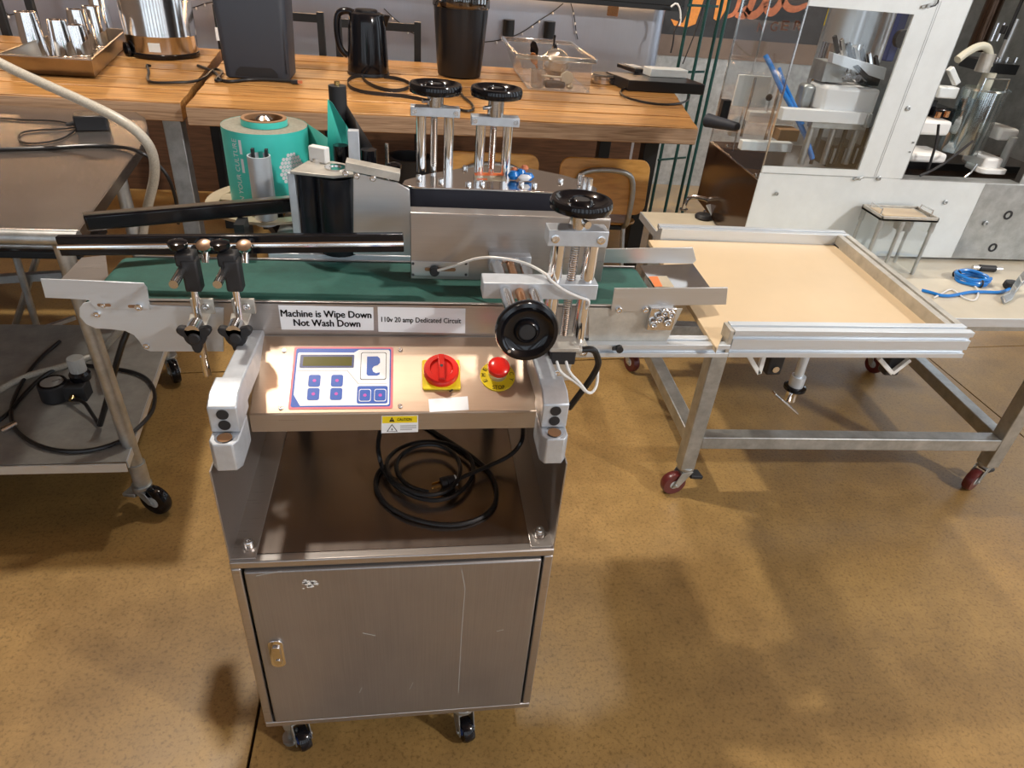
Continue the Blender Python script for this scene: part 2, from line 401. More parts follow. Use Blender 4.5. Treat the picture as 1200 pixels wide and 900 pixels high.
for k in range(7):
    x0, x1 = -6.5+k*1.74+.36, -6.5+(k+1)*1.74-.36; w = MB(); xm = (x0+x1)/2
    w.box((xm-.03, -5.60, .3), (xm+.03, -5.55, 4.4))
    for z in (1.65, 3.0): w.box((x0, -5.60, z-.03), (x1, -5.55, z+.03))
    struct(w.build('window_%d' % (k+1), 'dark_steel', smooth=False))
struct(MB().box((-6.55, -5.65, 5.6), (5.75, 8.3, 5.7)).build('ceiling', 'ceiling', smooth=False))

# ------------------------------------------------------------------ the labelling machine
mc = thing('labeling_machine', 'stainless labelling machine on a wheeled cabinet with a green belt and a red rotary switch', 'machine', (-.03, 1.1, 0))
XL, XR, YF, ZB, ZT, YB = -.331, .269, .882, .112, .652, 1.33
b = MB(); t = .018
b.box((XL, YF+.02, ZB), (XL+.003, YB, ZT)); b.box((XR-.003, YF+.02, ZB), (XR, YB, ZT)); b.box((XL, YB-.003, ZB), (XR, YB, ZT))
b.box((XL, YF+.02, ZB), (XR, YB, ZB+.004))
cb = b.build('cabinet', 'steel', mc)
b = MB(); b.box((XL, YF, ZT-t), (XR, YF+.02, ZT)); b.box((XL, YF, ZB), (XR, YF+.02, ZB+t)); b.box((XL, YF, ZB+t), (XL+t, YF+.02, ZT-t)); b.box((XR-t, YF, ZB+t), (XR, YF+.02, ZT-t))
b.build('front_frame', 'steel', cb, bevel=.003)
dr = MB().box((XL+t+.005, YF-.004, ZB+t+.004), (XR-t-.005, YF+.015, ZT-t-.005)).build('door', 'steel_door', mc, bevel=.004)
b = MB(); c = Y(325, 765, YF-.004); b.prism(rrect(c, (1, 0, 0), (0, 0, 1), .029, .086, .013), (0, -.004, 0)); b.build('latch', 'chrome', dr, bevel=.001)
b = MB(); b.prism(rrect(c+V((0, -.004, -.002)), (1, 0, 0), (0, 0, 1), .017, .058, .007), (0, -.004, 0)); b.cyl(c+V((.001, -.008, -.016)), c+V((.001, -.010, -.016)), .005)
b.build('latch_key', 'polished', dr, bevel=.0008)
b = MB(); c = Y(362, 684, YF-.0042)
for k, (dx, dz, r) in enumerate(((0, 0, .010), (.008, .004, .006), (-.008, .003, .005), (.002, -.007, .006), (-.006, .010, .003), (.014, -.002, .004), (-.011, -.013, .002))):
    b.prism([c+V((dx+r*(1+.4*math.sin(3*a+k))*math.cos(a), 0, dz+r*.7*(1+.3*math.cos(4*a+k))*math.sin(a))) for a in [2*PI*i/11 for i in range(11)]], (0, -.0004, 0))
b.build('scuff', 'white_plastic', dr, smooth=False)
for x0, y0, x1, y1 in ((541, 668, 545, 690), (545, 690, 541, 740), (541, 740, 537, 812), (480, 808, 484, 800), (424, 806, 421, 812), (425, 742, 440, 745), (300, 675, 330, 669), (582, 740, 590, 738)):
    p, q = Y(x0, y0, YF-.0042), Y(x1, y1, YF-.0042); MB().bar(p, q, .0011, .0005, (0, 1, 0)).build('scratch', 'wheel_grey', dr, smooth=False)
MB().box((XL+.003, YF+.02, ZT-.004), (XR-.003, YB, ZT)).build('shelf', 'shelf_dark', mc)
for s, x0 in ((1, XL), (-1, XR)):
    b = MB(); prof = [(YF+.004, ZT), (YB, ZT), (YB, .866), (YF+.004, .866)]
    b.prism([(x0, y, z) for y, z in prof], (.003*s, 0, 0))
    b.box((min(x0, x0+s*.046), YF+.006, ZT), (max(x0, x0+s*.046), YB, ZT+.0035))
    sp = b.build('side_bracket', 'steel', mc, bevel=.0008)
    q = Z(292, 640, ZT+.0035) if s > 0 else Z(632, 626, ZT+.0035)
    b = MB(); b.cyl(q, q+V((0, 0, .003)), .014, n=24); screw(b, q+V((0, 0, .003)), (0, 0, 1), .009, .012); b.split('bolt', 'screw', sp)
# clamp blocks that carry the conveyor
for s, x0 in ((1, XL-.004), (-1, XR+.004)):
    xa, xb = (x0+.010, x0+.056) if s > 0 else (x0-.054, x0-.008)
    cx = (xa+xb)/2
    b = MB(); b.prism([(xa, YF+.016, .866), (xa+.008, YF+.004, .866), (xb-.008, YF+.004, .866), (xb, YF+.016, .866), (xb, YF+.085, .866), (xa, YF+.085, .866)], (0, 0, .055)); cl = b.build('clamp_block', 'alu_block', mc, bevel=.002)
    b = MB(); b.lathe([(.0155, 0), (.0155, .0008), (.0125, .0008), (.0125, 0.0004), (0, .0004)], (cx, YF+.022, .921)); b.build('bore', 'polished', cl)
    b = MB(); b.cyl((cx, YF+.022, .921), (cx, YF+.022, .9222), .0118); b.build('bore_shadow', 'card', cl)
    b = MB(); b.prism([(xa, YF+.034, .923), (xa, YF+.034, .972), (xa, YF+.060, .985), (xa, YF+.105, .985), (xa, YF+.105, .923)], (xb-xa, 0, 0))
    up = b.build('clamp_arm', 'alu_block', mc, bevel=.0025)
    b = MB()
    for z in (.938, .959): b.cyl((cx, YF+.034, z), (cx, YF+.0325, z), .0095)
    b.split('hole', 'rubber', up)
    b = MB(); b.bar((cx+.003*s, YF+.08, .958), (cx+.003*s, 1.172, .945), .036, .050); b.build('carrier_bar', 'alu_block', up, bevel=.003)
# casters below the cabinet
def caster(parent, contact, r, w, top, ang, wheel, fork, hub='wheel_grey', brake=None):
    c = V(contact); ax = V((math.cos(ang), math.sin(ang), 0)); fw = V((-ax.y, ax.x, 0)); piv = c+fw*r*.75
    o = MB(); o.cyl((piv.x, piv.y, top), (piv.x, piv.y, top-.012), .030); o.cyl((piv.x, piv.y, top-.012), (piv.x, piv.y, top-.022), .022)
    hz = c.z+r
    for s in (-1, 1):
        e = ax*(w/2+.004)*s
        o.prism([c+V((0, 0, r-.008))+e-fw*.012, c+V((0, 0, r-.010))+e+fw*.012, V((piv.x, piv.y, top-.020))+e+fw*.022, V((piv.x, piv.y, top-.020))+e-fw*.022], ax*.003*s)
    o.bar(V((piv.x, piv.y, top-.021))-fw*.022, V((piv.x, piv.y, top-.021))+fw*.022, w+.014, .004)
    o.cyl(c+V((0, 0, r))-ax*(w/2+.010), c+V((0, 0, r))+ax*(w/2+.010), .006)
    k = o.build('caster', fork, parent, bevel=.001)
    q = MB(); q.lathe([(r*.55, -w/2), (r*.92, -w/2), (r, -w/4), (r, w/4), (r*.92, w/2), (r*.55, w/2)], c+V((0, 0, r)), ax); q.build('wheel', wheel, k)
    q = MB(); q.lathe([(r*.18, -w/2-.002), (r*.5, -w/2+.001), (r*.58, -w/2+.001), (r*.58, w/2-.001), (r*.5, w/2-.001), (r*.18, w/2+.002)], c+V((0, 0, r)), ax); q.build('hub', hub, k)
    if brake:
        q = MB(); e = V((piv.x, piv.y, top-.045)); q.bar(e+fw*.02, e-fw*.005+fw*.075-V((0, 0, .012)), w+.012, .014); q.build('brake_pedal', brake, k, bevel=.003)
    return k
q = Z(356, 872, 0); caster(mc, q, .031, .026, ZB, 0.5, 'gloss_black', 'galv', 'blue')
q = Z(545, 862, 0); caster(mc, q, .031, .026, ZB, 0.35, 'gloss_black', 'galv', 'blue')
for x in (-.26, .2): caster(mc, (x, 1.26, 0), .031, .026, ZB, .2, 'gloss_black', 'galv', 'blue')
b = MB(); q = V((-.292, .915, 0)); b.cyl(q, q+V((0, 0, .012)), .019); b.cyl(q+V((0, 0, .012)), q+V((0, 0, ZB)), .007); b.lathe([(.013, .055), (.015, .062), (.015, .085), (.012, .09)], q, n=6)
b.build('levelling_foot', 'galv', mc)

# control panel
PA = V((-.289, 1.011, .889)); PU = V((1, 0, 0)); PV = V((0, .154, .070)).normalized(); PN = PU.cross(PV)
PW, PH = .531, .169
b = MB(); A, B = PA, PA+PU*PW
prof = [PA, PA+PV*PH, V((PA.x, 1.172, .958)), V((PA.x, 1.172, .85)), V((PA.x, 1.013, .849))]
b.prism(prof, (PW, 0, 0)); cp = b.build('control_panel', 'steel_panel', mc, bevel=.0025)
MB().prism([(PA.x+.0005, 1.01088, .850), (PA.x+PW-.0005, 1.01088, .850), (PA.x+PW-.0005, 1.01088, .8872), (PA.x+.0005, 1.01088, .8872)], (0, .003, 0)).build('panel_lip', 'steel', cp)
def pan(x, y, lift=0.0): return PL(x, y, PA+PN*lift, PN)
def pquad(pts, lift=.0003): return [pan(x, y)+PN*lift for x, y in pts]
def pslab(name, pts, m, th=.0008, lift=.0002, bevel=0): return MB().prism(pquad(pts, lift), PN*th).build(name, m, cp, smooth=False, bevel=bevel)
def uv(x, y): q = pan(x, y)-PA; return q.dot(PU), q.dot(PV)
def onp(u, v, lift=0): return PA+PU*u+PV*v+PN*lift
# keypad measured in the plane of the panel
u0, v0 = uv(337.5, 480); u1, v1 = uv(461, 407); 
kc = onp((u0+u1)/2, (v0+v1)/2); kw, kh = abs(u1-u0), abs(v1-v0)
def kp(fx, fy, lift): return onp(u0+kw*fx, v0+kh*(1-fy), lift)     # fractions of the keypad, fy downward
def krect(name, fx0, fy0, fx1, fy1, m, lift, th=.0004, r=.002):
    c = kp((fx0+fx1)/2, (fy0+fy1)/2, lift); return MB().prism(rrect(c, PU, PV, kw*(fx1-fx0), kh*(fy1-fy0), r, 4), PN*th).build(name, m, cp, smooth=False)
krect('keypad_border', 0, 0, 1, 1, 'pink', .0002, .0006, .004)
krect('keypad_frame', .022, .03, .978, .97, 'blue', .0008, .0003, .004)
b = MB(); W0 = .0011
def kpoly(pts): return [kp(x, y, W0) for x, y in pts]
b.prism(kpoly([(.05, .10), (.60, .10), (.65, .05), (.95, .05), (.965, .08), (.965, .93), (.95, .95), (.11, .95), (.04, .78), (.04, .12)]), PN*.0003)
b.build('keypad_face', 'white', cp, smooth=False)
krect('lcd_bezel', .07, .14, .605, .35, 'navy', .0014, .0010, .002); krect('lcd', .10, .175, .585, .325, 'lcd', .0024, .0002, .001)
b = MB(); b.prism(kpoly([(.05, .395), (.545, .395), (.66, .61), (.94, .61), (.94, .615), (.655, .615), (.54, .402), (.05, .402)]), PN*.0005); b.build('keypad_crease', 'wheel_grey', cp, smooth=False)
krect('logo_border', .672, .095, .932, .55, 'ink', .0014, .0002, .004); krect('logo_plate', .678, .105, .926, .54, 'white', .0016, .0002, .0038)
b = MB(); lp = [(.735, .17), (.84, .165), (.865, .20), (.868, .27), (.845, .31), (.805, .33), (.79, .37), (.80, .42), (.83, .445), (.868, .43), (.865, .465), (.84, .485), (.75, .485), (.735, .46)]
b.prism([kp(x, y, .0018) for x, y in lp], PN*.0004); b.build('logo', 'blue', cp, smooth=False)
for fx in (.17, .39):
    for fy in (.47, .68):
        krect('key', fx, fy, fx+.115, fy+.185, 'blue', .0014, .0008, .004); c = kp(fx+.0575, fy+.0925, .0022); MB().prism(circ(c, PU, PV, .0032, 14), PN*.0003).build('key_dot', 'pinkdot', cp, smooth=False)
krect('key_field', .65, .65, .95, .925, 'blue', .0014, .0004, .004)
for fx in (.668, .818):
    krect('key_outline', fx, .70, fx+.118, .895, 'white', .0018, .0002, .004); krect('key', fx+.006, .712, fx+.112, .883, 'blue', .0020, .0006, .0036)
    MB().prism(circ(kp(fx+.059, .80, .0026), PU, PV, .0032, 14), PN*.0003).build('key_dot', 'pinkdot', cp, smooth=False)
b = MB()
for x, y in ((333, 411), (469, 410), (329, 478), (469, 476)): screw(b, pan(x, y), PN, .0042, .0025)
b.split('panel_screw', 'screw', cp)
# rotary main switch
cs = pan(517, 440); sw = .066
b = MB(); b.prism(rrect(cs, PU, PV, .072, .066, .004), PN*.005); b.build('switch_plate', 'yellow', cp, bevel=.001)
b = MB(); b.lathe([(.0335, 0), (.0335, .012), (.031, .016), (.022, .0165), (.020, .012), (0, .012)], cs+PN*.005+PV*.004, PN, 40); b.build('switch_ring', 'red', cp)
b = MB(); b.obox(cs+PN*.021+PV*.003, (PU, PV, PN), (.006, .028, .008)); b.build('switch_handle', 'red', cp, bevel=.002)
b = MB(); b.cyl(cs+PN*.029+PV*.004, cs+PN*.0295+PV*.004, .003); b.build('switch_pin', 'ink', cp)
pslab('switch_mark', [(526, 460), (530, 457.5), (531, 459), (527, 461.5)], 'ink', .0003, .0052)
pslab('rating_label', [(502, 468), (548, 464.5), (549.5, 480.5), (503.5, 483)], 'white', .0004)
# emergency stop
ce = pan(583, 441)
b = MB(); b.lathe([(.034, 0), (.034, .002), (.0335, .0026), (0, .0026)], ce, PN, 40); b.build('stop_plate', 'yellow', cp)
b = MB(); b.lathe([(.018, 0), (.018, .010), (.0155, .012), (.0155, .016), (0, .016)], ce+PN*.0026+PV*.004, PN, 28); b.build('stop_collar', 'beige', cp)
b = MB(); b.lathe([(.015, 0), (.0205, .002), (.0215, .008), (.0205, .013), (.016, .0165), (.008, .018), (0, .0183)], ce+PN*.018+PV*.004, PN, 32); b.build('stop_button', 'red', cp)
text('STOP', ce+PN*.0027-PV*.0265, PU, PV, .023, .0085, 'ink', cp, bold=.012)
for k, ch in enumerate('EMERGENCY'):
    a = math.radians(205-k*28); r = .0275
    text(ch, ce+PN*.0027+PU*r*math.cos(a)+PV*r*math.sin(a), PU*math.sin(a)-PV*math.cos(a), PU*math.cos(a)+PV*math.sin(a), .0062, .0078, 'ink', cp, bold=.01)
# caution sticker on the lip of the panel
LN = V((0, -1, 0)); LP = V((0, 1.0115, .87))
def lip(x, y, lift=.0004): return Y(x, y, 1.0112-lift)
b = MB(); b.prism([lip(447, 507.5), (lip(447, 487.5)), lip(490, 486.5), lip(490, 506)], (0, -.0004, 0)); b.build('caution_sticker', 'white', cp, smooth=False)
b = MB(); b.prism([lip(448, 496, .001), lip(448, 488, .001), lip(489, 487.2, .001), lip(489, 495, .001)], (0, -.0002, 0)); b.build('caution_band', 'yellow', cp, smooth=False)
text('CAUTION', lip(474, 491.4, .0014), PU, (0, 0, 1), .026, .0066, 'ink', cp, bold=.012)
b = MB(); b.prism([lip(456, 494.3, .0014), lip(459.2, 488.6, .0014), lip(462.5, 494.3, .0014)], (0, -.0002, 0)); b.build('warning_triangle', 'ink', cp, smooth=False)
text('!', lip(459.2, 492, .0017), PU, (0, 0, 1), .0009, .0055, 'yellow', cp)
b = MB(); tri = [lip(453, 506, .0010), lip(459.3, 497, .0010), lip(466, 505.6, .0010)]; tc_ = sum(tri, V((0, 0, 0)))/3
b.prism(tri, (0, -.0002, 0)); b.build('shock_triangle', 'ink', cp, smooth=False)
b = MB(); b.prism([tc_+(p-tc_)*.78+V((0, -.0003, 0)) for p in tri], (0, -.0002, 0)); b.build('shock_field', 'white', cp, smooth=False)
b = MB(); b.prism([tc_+V(q) for q in ((.001, -.0006, .004), (-.002, -.0006, -.0005), (0, -.0006, -.0005), (-.001, -.0006, -.0045), (.002, -.0006, .0006), (.0002, -.0006, .0006))], (0, -.0002, 0)); b.build('shock_bolt', 'ink', cp, smooth=False)
b = MB()
for k, (xa_, xb2) in enumerate(((469, 488), (469, 488), (469, 483))): b.prism([lip(xa_, 498.6+2.2*k, .0008), lip(xb2, 498.2+2.2*k, .0008), lip(xb2, 499.3+2.2*k, .0008), lip(xa_, 499.7+2.2*k, .0008)], (0, -.0002, 0))
b.build('fine_print', 'wheel_grey', cp, smooth=False)

# conveyor
BZ, BY0, BY1, BX0, BX1 = 1.027, 1.178, 1.372, -.592, .510
b = MB(); n = 12; rr = .020; pr = []
for i in range(n+1): a = PI/2+PI*i/n; pr.append((BX0+rr+rr*math.cos(a), BZ-rr+rr*math.sin(a)))
for i in range(n+1): a = -PI/2+PI*i/n; pr.append((BX1-rr+rr*math.cos(a), BZ-rr+rr*math.sin(a)))
b.prism([(x, BY0+.006, z) for x, z in pr], (0, BY1-BY0-.012, 0)); b.build('conveyor_belt', 'belt', mc)
b = MB()
b.box((-.50, BY0-.004, .955), (BX1-.02, BY0, BZ+.002)); b.box((BX0+.03, BY1, .955), (BX1-.01, BY1+.004, BZ+.002)); b.box((BX0+.05, BY0-.004, BZ-.002), (BX1-.02, BY0+.003, BZ+.003)); b.box((-.45, BY0, .950), (BX1-.05, BY1, .962))
fr = b.build('conveyor_frame', 'steel', mc, bevel=.0008)
MB().box((XL+.045, BY0-.007, .948), (.245, BY0-.003, .957)).build('frame_ledge', 'steel', fr, bevel=.001)
# label plates on the frame
FY = BY0-.0045
def fy(x, y, l=0): return Y(x, y, FY-l)
for body, q, w, hgt, m, c in (('Machine is Wipe Down\nNot Wash Down', [(326, 357.5), (437.5, 360), (438, 387), (330, 386)], .167, .034, .030, (383, 373.3)),
                              ('110v 20 amp Dedicated Circuit', [(442.5, 359.5), (545.5, 361.5), (545, 390.5), (443.5, 388.5)], .154, .0145, .018, (494, 376))):
    b = MB(); b.prism([fy(*p) for p in q], (0, -.0006, 0)); s = b.build('notice_label', 'white', mc, smooth=False); s['label'] = 'white notice reading ' + body.replace('\n', ' ')
    text(body, fy(*c, .001), (1, 0, -.012), (0, 0, 1), w, hgt, 'ink', s, bold=m, th=.0003)
# shaped end plate and slotted guide plate at the infeed
def fp(pts, y=BY0-.006): return [Y(x, p, y) for x, p in pts]
b = MB(); b.prism(fp([(104, 354), (176, 358), (262, 361), (262, 412), (176, 412), (169, 409), (163, 400), (157, 393), (147, 388), (130, 386), (112, 385), (101, 380), (93, 371), (93, 361), (97, 356)]), (0, .004, 0))
ep = b.build('end_plate', 'alu', mc, bevel=.0006)
b = MB()
for x, y in ((114, 368), (172, 405)): screw(b, Y(x, y, BY0-.006), (0, -1, 0), .006, .004)
b.split('bolt', 'screw', ep)
b = MB(); b.prism(fp([(47, 327), (105, 329), (168, 332), (172, 337), (176, 363), (112, 362), (104, 352), (95, 351), (53, 349)], BY0-.010), (0, .003, 0)); gp = b.build('infeed_guide_plate', 'alu', mc, bevel=.0006)
b = MB(); 
for x0, x1, y in ((114, 130, 357.5), (150, 166, 359)):
    p, q = Y(x0, y, BY0-.0102), Y(x1, y, BY0-.0102); c = (p+q)/2; b.prism(rrect(c, (1, 0, 0), (0, 0, 1), (q-p).length, .006, .003), (0, -.0006, 0))
b.build('slot', 'card', gp, smooth=False)
b = MB(); screw(b, Y(163, 359.5, BY0-.0105), (0, -1, 0), .007, .005); screw(b, Y(121, 357.8, BY0-.0105), (0, -1, 0), .0045, .003); b.split('bolt', 'screw', gp)
b = MB(); b.prism([Z(97, 352, 1.0), Z(128, 330, 1.0), Z(124, 300, 1.0), Z(96, 303, 1.0), Z(72, 328, 1.0)], (0, 0, .002)); b.build('infeed_plate', 'steel', mc)
# guide rails over the belt
def rail(p0, p1, up, name='guide_rail'):
    p0, p1 = V(p0), V(p1); a, bb, d = basis(p1-p0, (0, 0, 1))
    b = MB(); b.bar(p0+bb*.012, p1+bb*.012, .014, .014); b.bar(p0-bb*.010, p1-bb*.010, .014, .014); b.bar(p0+a*.003, p1+a*.003, .006, .03)
    r = b.build(name, 'gloss_black', mc, bevel=.002); side = a if a.y < 0 else -a
    b = MB(); b.cyl(p0+side*.005, p1+side*.005, .0055, n=10); b.build('rail_insert', 'polished', r); return r
rail((-.628, 1.235, 1.105), (-.0165, 1.235, 1.128), 1)
p0, p1 = V((-.625, 1.345, 1.108)), V((-.205, 1.475, 1.118)); a, bb, d = basis(p1-p0, (0, 0, 1))
b = MB(); b.bar(p0, p1, .020, .032); rl = b.build('guide_rail', 'gloss_black', mc, bevel=.005)
b = MB(); b.bar(p0+bb*.0165, p1+bb*.0165, .014, .002); b.build('rail_strip', 'gold_steel', rl)
MB().box((-.36, 1.375, .98), (-.34, 1.42, 1.10)).build('rail_bracket', 'dark_steel', mc)
# two rod clamps that hold the front rail
for x, xb_, c in ((223, 232, 0), (271, 281, 1)):
    top = Y(x+8, 292, 1.215); kn = Y(x+1, 322, 1.20)
    pr_ = Y(x+12, 398, 1.150); pt = Y(x+6, 338, 1.150)
    b = MB(); b.cyl(pr_-V((0, 0, .06)), pt+V((0, 0, .055)), .0065); b.cyl(pr_-V((0, 0, .078)), pr_-V((0, 0, .035)), .0072); rp = b.build('rail_post', 'chrome', mc)
    zc = pt.z+.028; cx = pt.x
    b = MB(); b.obox((cx, 1.150, zc), ((1, 0, 0), (0, 1, 0), (0, 0, 1)), (.014, .013, .030)); b.obox((cx-.006, 1.155, zc+.028), ((1, 0, 0), (0, 1, 0), (0, 0, 1)), (.016, .016, .012)); b.build('rod_clamp', 'rubber', rp, bevel=.004)
    b = MB(); b.cyl((cx-.012, 1.085, zc+.010), (cx-.012, 1.235, zc+.016), .0075); b.build('cross_rod', 'polished', rp)
    b = MB(); b.lathe([(.006, 0), (.014, .004), (.0165, .010), (.0165, .016), (.010, .019), (0, .019)], (cx-.017, 1.158, zc+.040), n=9); b.build('clamp_knob', 'gloss_black', rp)
    b = MB(); b.cyl((cx+.008, 1.205, zc-.004), (cx+.008, 1.222, zc+.020), .0065); b.lathe([(.007, 0), (.0135, .002), (.0135, .008), (.006, .010), (0, .010)], (cx+.008, 1.217, zc+.022), (0, -.6, 1)); b.build('eye_nut', 'chrome', rp)
    # lower bracket with star knob
    q = Y(x+16, 358, BY0-.008)
    b = MB(); b.box((q.x-.022, BY0-.011, q.z-.016), (q.x+.018, BY0-.004, q.z+.014)); b.prism([(q.x-.026, BY0-.010, q.z-.014), (q.x+.010, BY0-.010, q.z-.014), (q.x-.002, BY0-.052, q.z-.046), (q.x-.030, BY0-.052, q.z-.046)], (0, 0, -.005)); bk = b.build('post_bracket', 'alu_tan', mc, bevel=.001)
    b = MB(); screw(b, (q.x+.004, BY0-.011, q.z), (0, -1, 0), .007, .005); b.split('bolt', 'screw', bk)
    kc2 = Y(x+5, 396, 1.105); sp = []
    for i in range(40):
        a = 2*PI*i/40; r = .019+.0145*max(0, math.cos(3*a))**1.2; sp.append(kc2+V((r*math.sin(a), 0, -r*math.cos(a))))
    b = MB(); b.prism(sp, (0, .014, 0)); b.cyl(kc2+V((0, -.006, 0)), kc2, .011); b.build('star_knob', 'rubber', rp, bevel=.003)
    b = MB(); b.cyl(kc2+V((-.002, .0, .012)), kc2+V((-.002, .03, .012)), .013); b.build('knob_collar', 'polished', rp)

# press station over the belt
HY = 1.262
b = MB(); b.box((-.004, HY, 1.040), (.392, HY+.004, 1.176)); b.box((-.004, HY, 1.174), (.392, HY+.035, 1.178)); b.box((-.004, HY, 1.040), (-.001, HY+.03, 1.178)); ho = b.build('press_housing', 'steel', mc, bevel=.002)
b = MB(); c0, c1 = Y(482, 306, HY-.002), Y(549, 324, HY-.002); b.box((c0.x, HY-.003, c1.z), (c1.x, HY, c0.z)); ad = b.build('slotted_bracket', 'steel_light', ho, bevel=.0008)
b = MB(); m_ = (c0+c1)/2; b.prism(rrect(m_+V((0, -.003, 0)), (1, 0, 0), (0, 0, 1), .062, .007, .0034), (0, -.0006, 0)); b.build('bracket_slot', 'card', ho, smooth=False)
b = MB()
for x, y in ((484, 309), (484, 322), (546, 309), (546, 322)): b.cyl(Y(x, y, HY-.003), Y(x, y, HY-.005), .0028, n=10)
b.split('bracket_screw', 'ink', ho)
q = Y(509, 316, HY-.003); b = MB(); b.cyl(q, q+V((0, -.014, 0)), .0095); b.build('sensor_knob', 'rubber', ho, bevel=.002)
# thick foam pad and oval top plate
PZ = 1.202
tp = [Z(x, y, PZ) for x, y in ((471, 216), (474, 211), (500, 204), (540, 197), (580, 194), (620, 197), (660, 205), (690, 214), (700, 221), (698, 226), (660, 226), (580, 222), (520, 220), (485, 219))]
cc = sum(tp, V((0, 0, 0)))/len(tp); 
b = MB(); b.prism(tp, (0, 0, -.004)); pl = b.build('press_plate', 'polished', mc, bevel=.0008)
b = MB(); b.prism([cc+(p-cc)*.97+V((0, 0, -.0045)) for p in tp], (0, 0, -.045)); b.build('foam_pad', 'foam', pl)
b = MB()
for x, y in ((491, 207), (517, 211), (549, 215), (565, 214), (545, 196), (559, 195), (611, 215), (626, 216), (657, 211), (680, 213), (688, 214)): screw(b, Z(x, y+2, PZ), (0, 0, 1), .0062, .007)
b.split('plate_bolt', 'screw', pl)
b = MB()
for x, y in ((680, 211), (684, 215), (690, 216)): q = Z(x, y+3, PZ); b.cyl(q, q+V((0, 0, .018)), .007, n=12)
b.split('stud', 'screw', pl)
b = MB(); b.prism([Z(x, y, PZ+.0003) for x, y in ((555, 201.5), (592, 203), (594, 212), (557, 212))], (0, 0, .0003)); st = b.build('warning_sticker', 'beige', pl, smooth=False)
b = MB(); b.prism([Z(x, y, PZ+.0007) for x, y in ((556, 202), (590, 203), (590.5, 206), (556.5, 205.5))], (0, 0, .0002)); b.prism([Z(x, y, PZ+.0007) for x, y in ((559, 209), (571, 209), (571, 211), (559, 211))], (0, 0, .0002)); b.build('sticker_print', 'orange', pl, smooth=False)
def handwheel(parent, c, ax, R, name='handwheel', cap='brown_steel'):
    b = MB(); b.lathe([(R*.30, -.010), (R*.55, -.006), (R*.86, -.008), (R*.97, -.006), (R, -.001), (R, .006), (R*.96, .011), (R*.84, .012), (R*.74, .006), (R*.60, .002), (R*.42, .003), (R*.36, .010), (R*.30, .012), (R*.28, .009), (0, .009)], c, ax, 48)
    h = b.build(name, 'gloss_black', parent, ang=50); a, bb, d = basis(ax)
    b = MB(); b.lathe([(R*.27, 0), (R*.25, .0012), (0, .0015)], V(c)+d*.009, ax, 28); b.build('wheel_cap', 'rubber', h)
    b = MB(); q = V(c)+a*R*.82*math.cos(4.0)+bb*R*.82*math.sin(4.0); b.cyl(q+d*.008, q+d*.0135, R*.055); b.build('wheel_pin', 'screw', h); return h
def yoke(block, wheel, base, halfw, th, dep):   # two rods and a spindle under a top block with a handwheel
    pass
for bx, wx, wy, base in ((510, 508, 105, 201), (580, 582, 110, 194)):
    yy = 1.455; c = Y(wx, wy-1, yy); q = Y(bx, 130 if bx < 550 else 141, yy); zb = PZ
    cx = q.x
    b = MB(); b.box((cx-.050, yy-.014, q.z-.009), (cx+.050, yy+.014, q.z+.009)); tb = b.build('yoke_block', 'alu_block', mc, bevel=.0015)
    b = MB()
    for dx in (-.030, .030): b.cyl((cx+dx*.95, yy, zb-.002), (cx+dx*.95, yy, q.z), .0105)
    b.split('guide_rod', 'chrome', tb); b = MB(); b.cyl((cx-.002, yy, zb-.002), (cx-.002, yy, q.z), .0065)
    for k in range(24): zz = zb+.01+k*(q.z-zb-.02)/24; b.lathe([(.0065, 0), (.0075, .002), (.0065, .004)], (cx-.002, yy, zz), n=14)
    b.build('spindle', 'polished', tb)
    b = MB(); b.cyl((cx, yy, q.z+.009), (cx, yy, c.z-.008), .017); b.cyl((cx-.014, yy-.010, (q.z+c.z)/2), (cx-.026, yy-.018, (q.z+c.z)/2), .004, n=10); b.build('wheel_collar', 'polished', tb)
    handwheel(mc, (cx, yy, c.z), (0, 0, 1), .053)
    b = MB()
    for dx in (-.042, .042): b.cyl((cx+dx, yy-.014, q.z), (cx+dx, yy-.0155, q.z), .005)
    b.split('block_screw', 'screw', tb)
# front column with handwheel
YC = 1.135; c = Y(680, 240, YC); q = Y(675, 275, YC); q0 = Y(667, 398, YC-.02); mid = Y(636, 342, YC-.018)
b = MB(); b.box((q.x-.054, YC-.018, q.z-.016), (q.x+.056, YC+.020, q.z+.014)); tb = b.build('column_block', 'alu_block', mc, bevel=.0015)
b = MB(); 
for dx in (-.030, .032):
    for e in (-.0045,): b.cyl((q.x+dx, YC, .972), (q.x+dx, YC, q.z), .0135)
b.split('guide_rod', 'chrome', tb)
b = MB(); b.cyl((q.x+.002, YC, .972), (q.x+.002, YC, q.z), .0075)
for k in range(44): zz = .985+k*(q.z-1.0)/44; b.lathe([(.0075, 0), (.0090, .0017), (.0075, .0034)], (q.x+.002, YC, zz), n=14)
b.build('spindle', 'polished', tb)
b = MB(); b.cyl((q.x, YC, q.z+.014), (q.x, YC, c.z-.008), .016); b.cyl((q.x+.010, YC-.010, q.z+.026), (q.x+.014, YC-.022, q.z+.026), .007, n=14); b.build('wheel_collar', 'polished', tb)
b = MB()
for dx in (-.041, .043): screw(b, (q.x+dx, YC-.018, q.z-.002), (0, -1, 0), .008, .002)
b.split('block_screw', 'screw', tb)
handwheel(mc, (q.x+.002, YC, c.z), (0, 0, 1), .056)
b = MB(); b.box((q.x-.060, YC-.028, .948), (q.x+.048, YC+.040, .974)); fb = b.build('column_foot', 'alu_tan', mc, bevel=.0015)
b = MB(); screw(b, (q.x+.040, YC-.028, .962), (0, -1, 0), .008, .003); b.split('bolt', 'screw', fb)
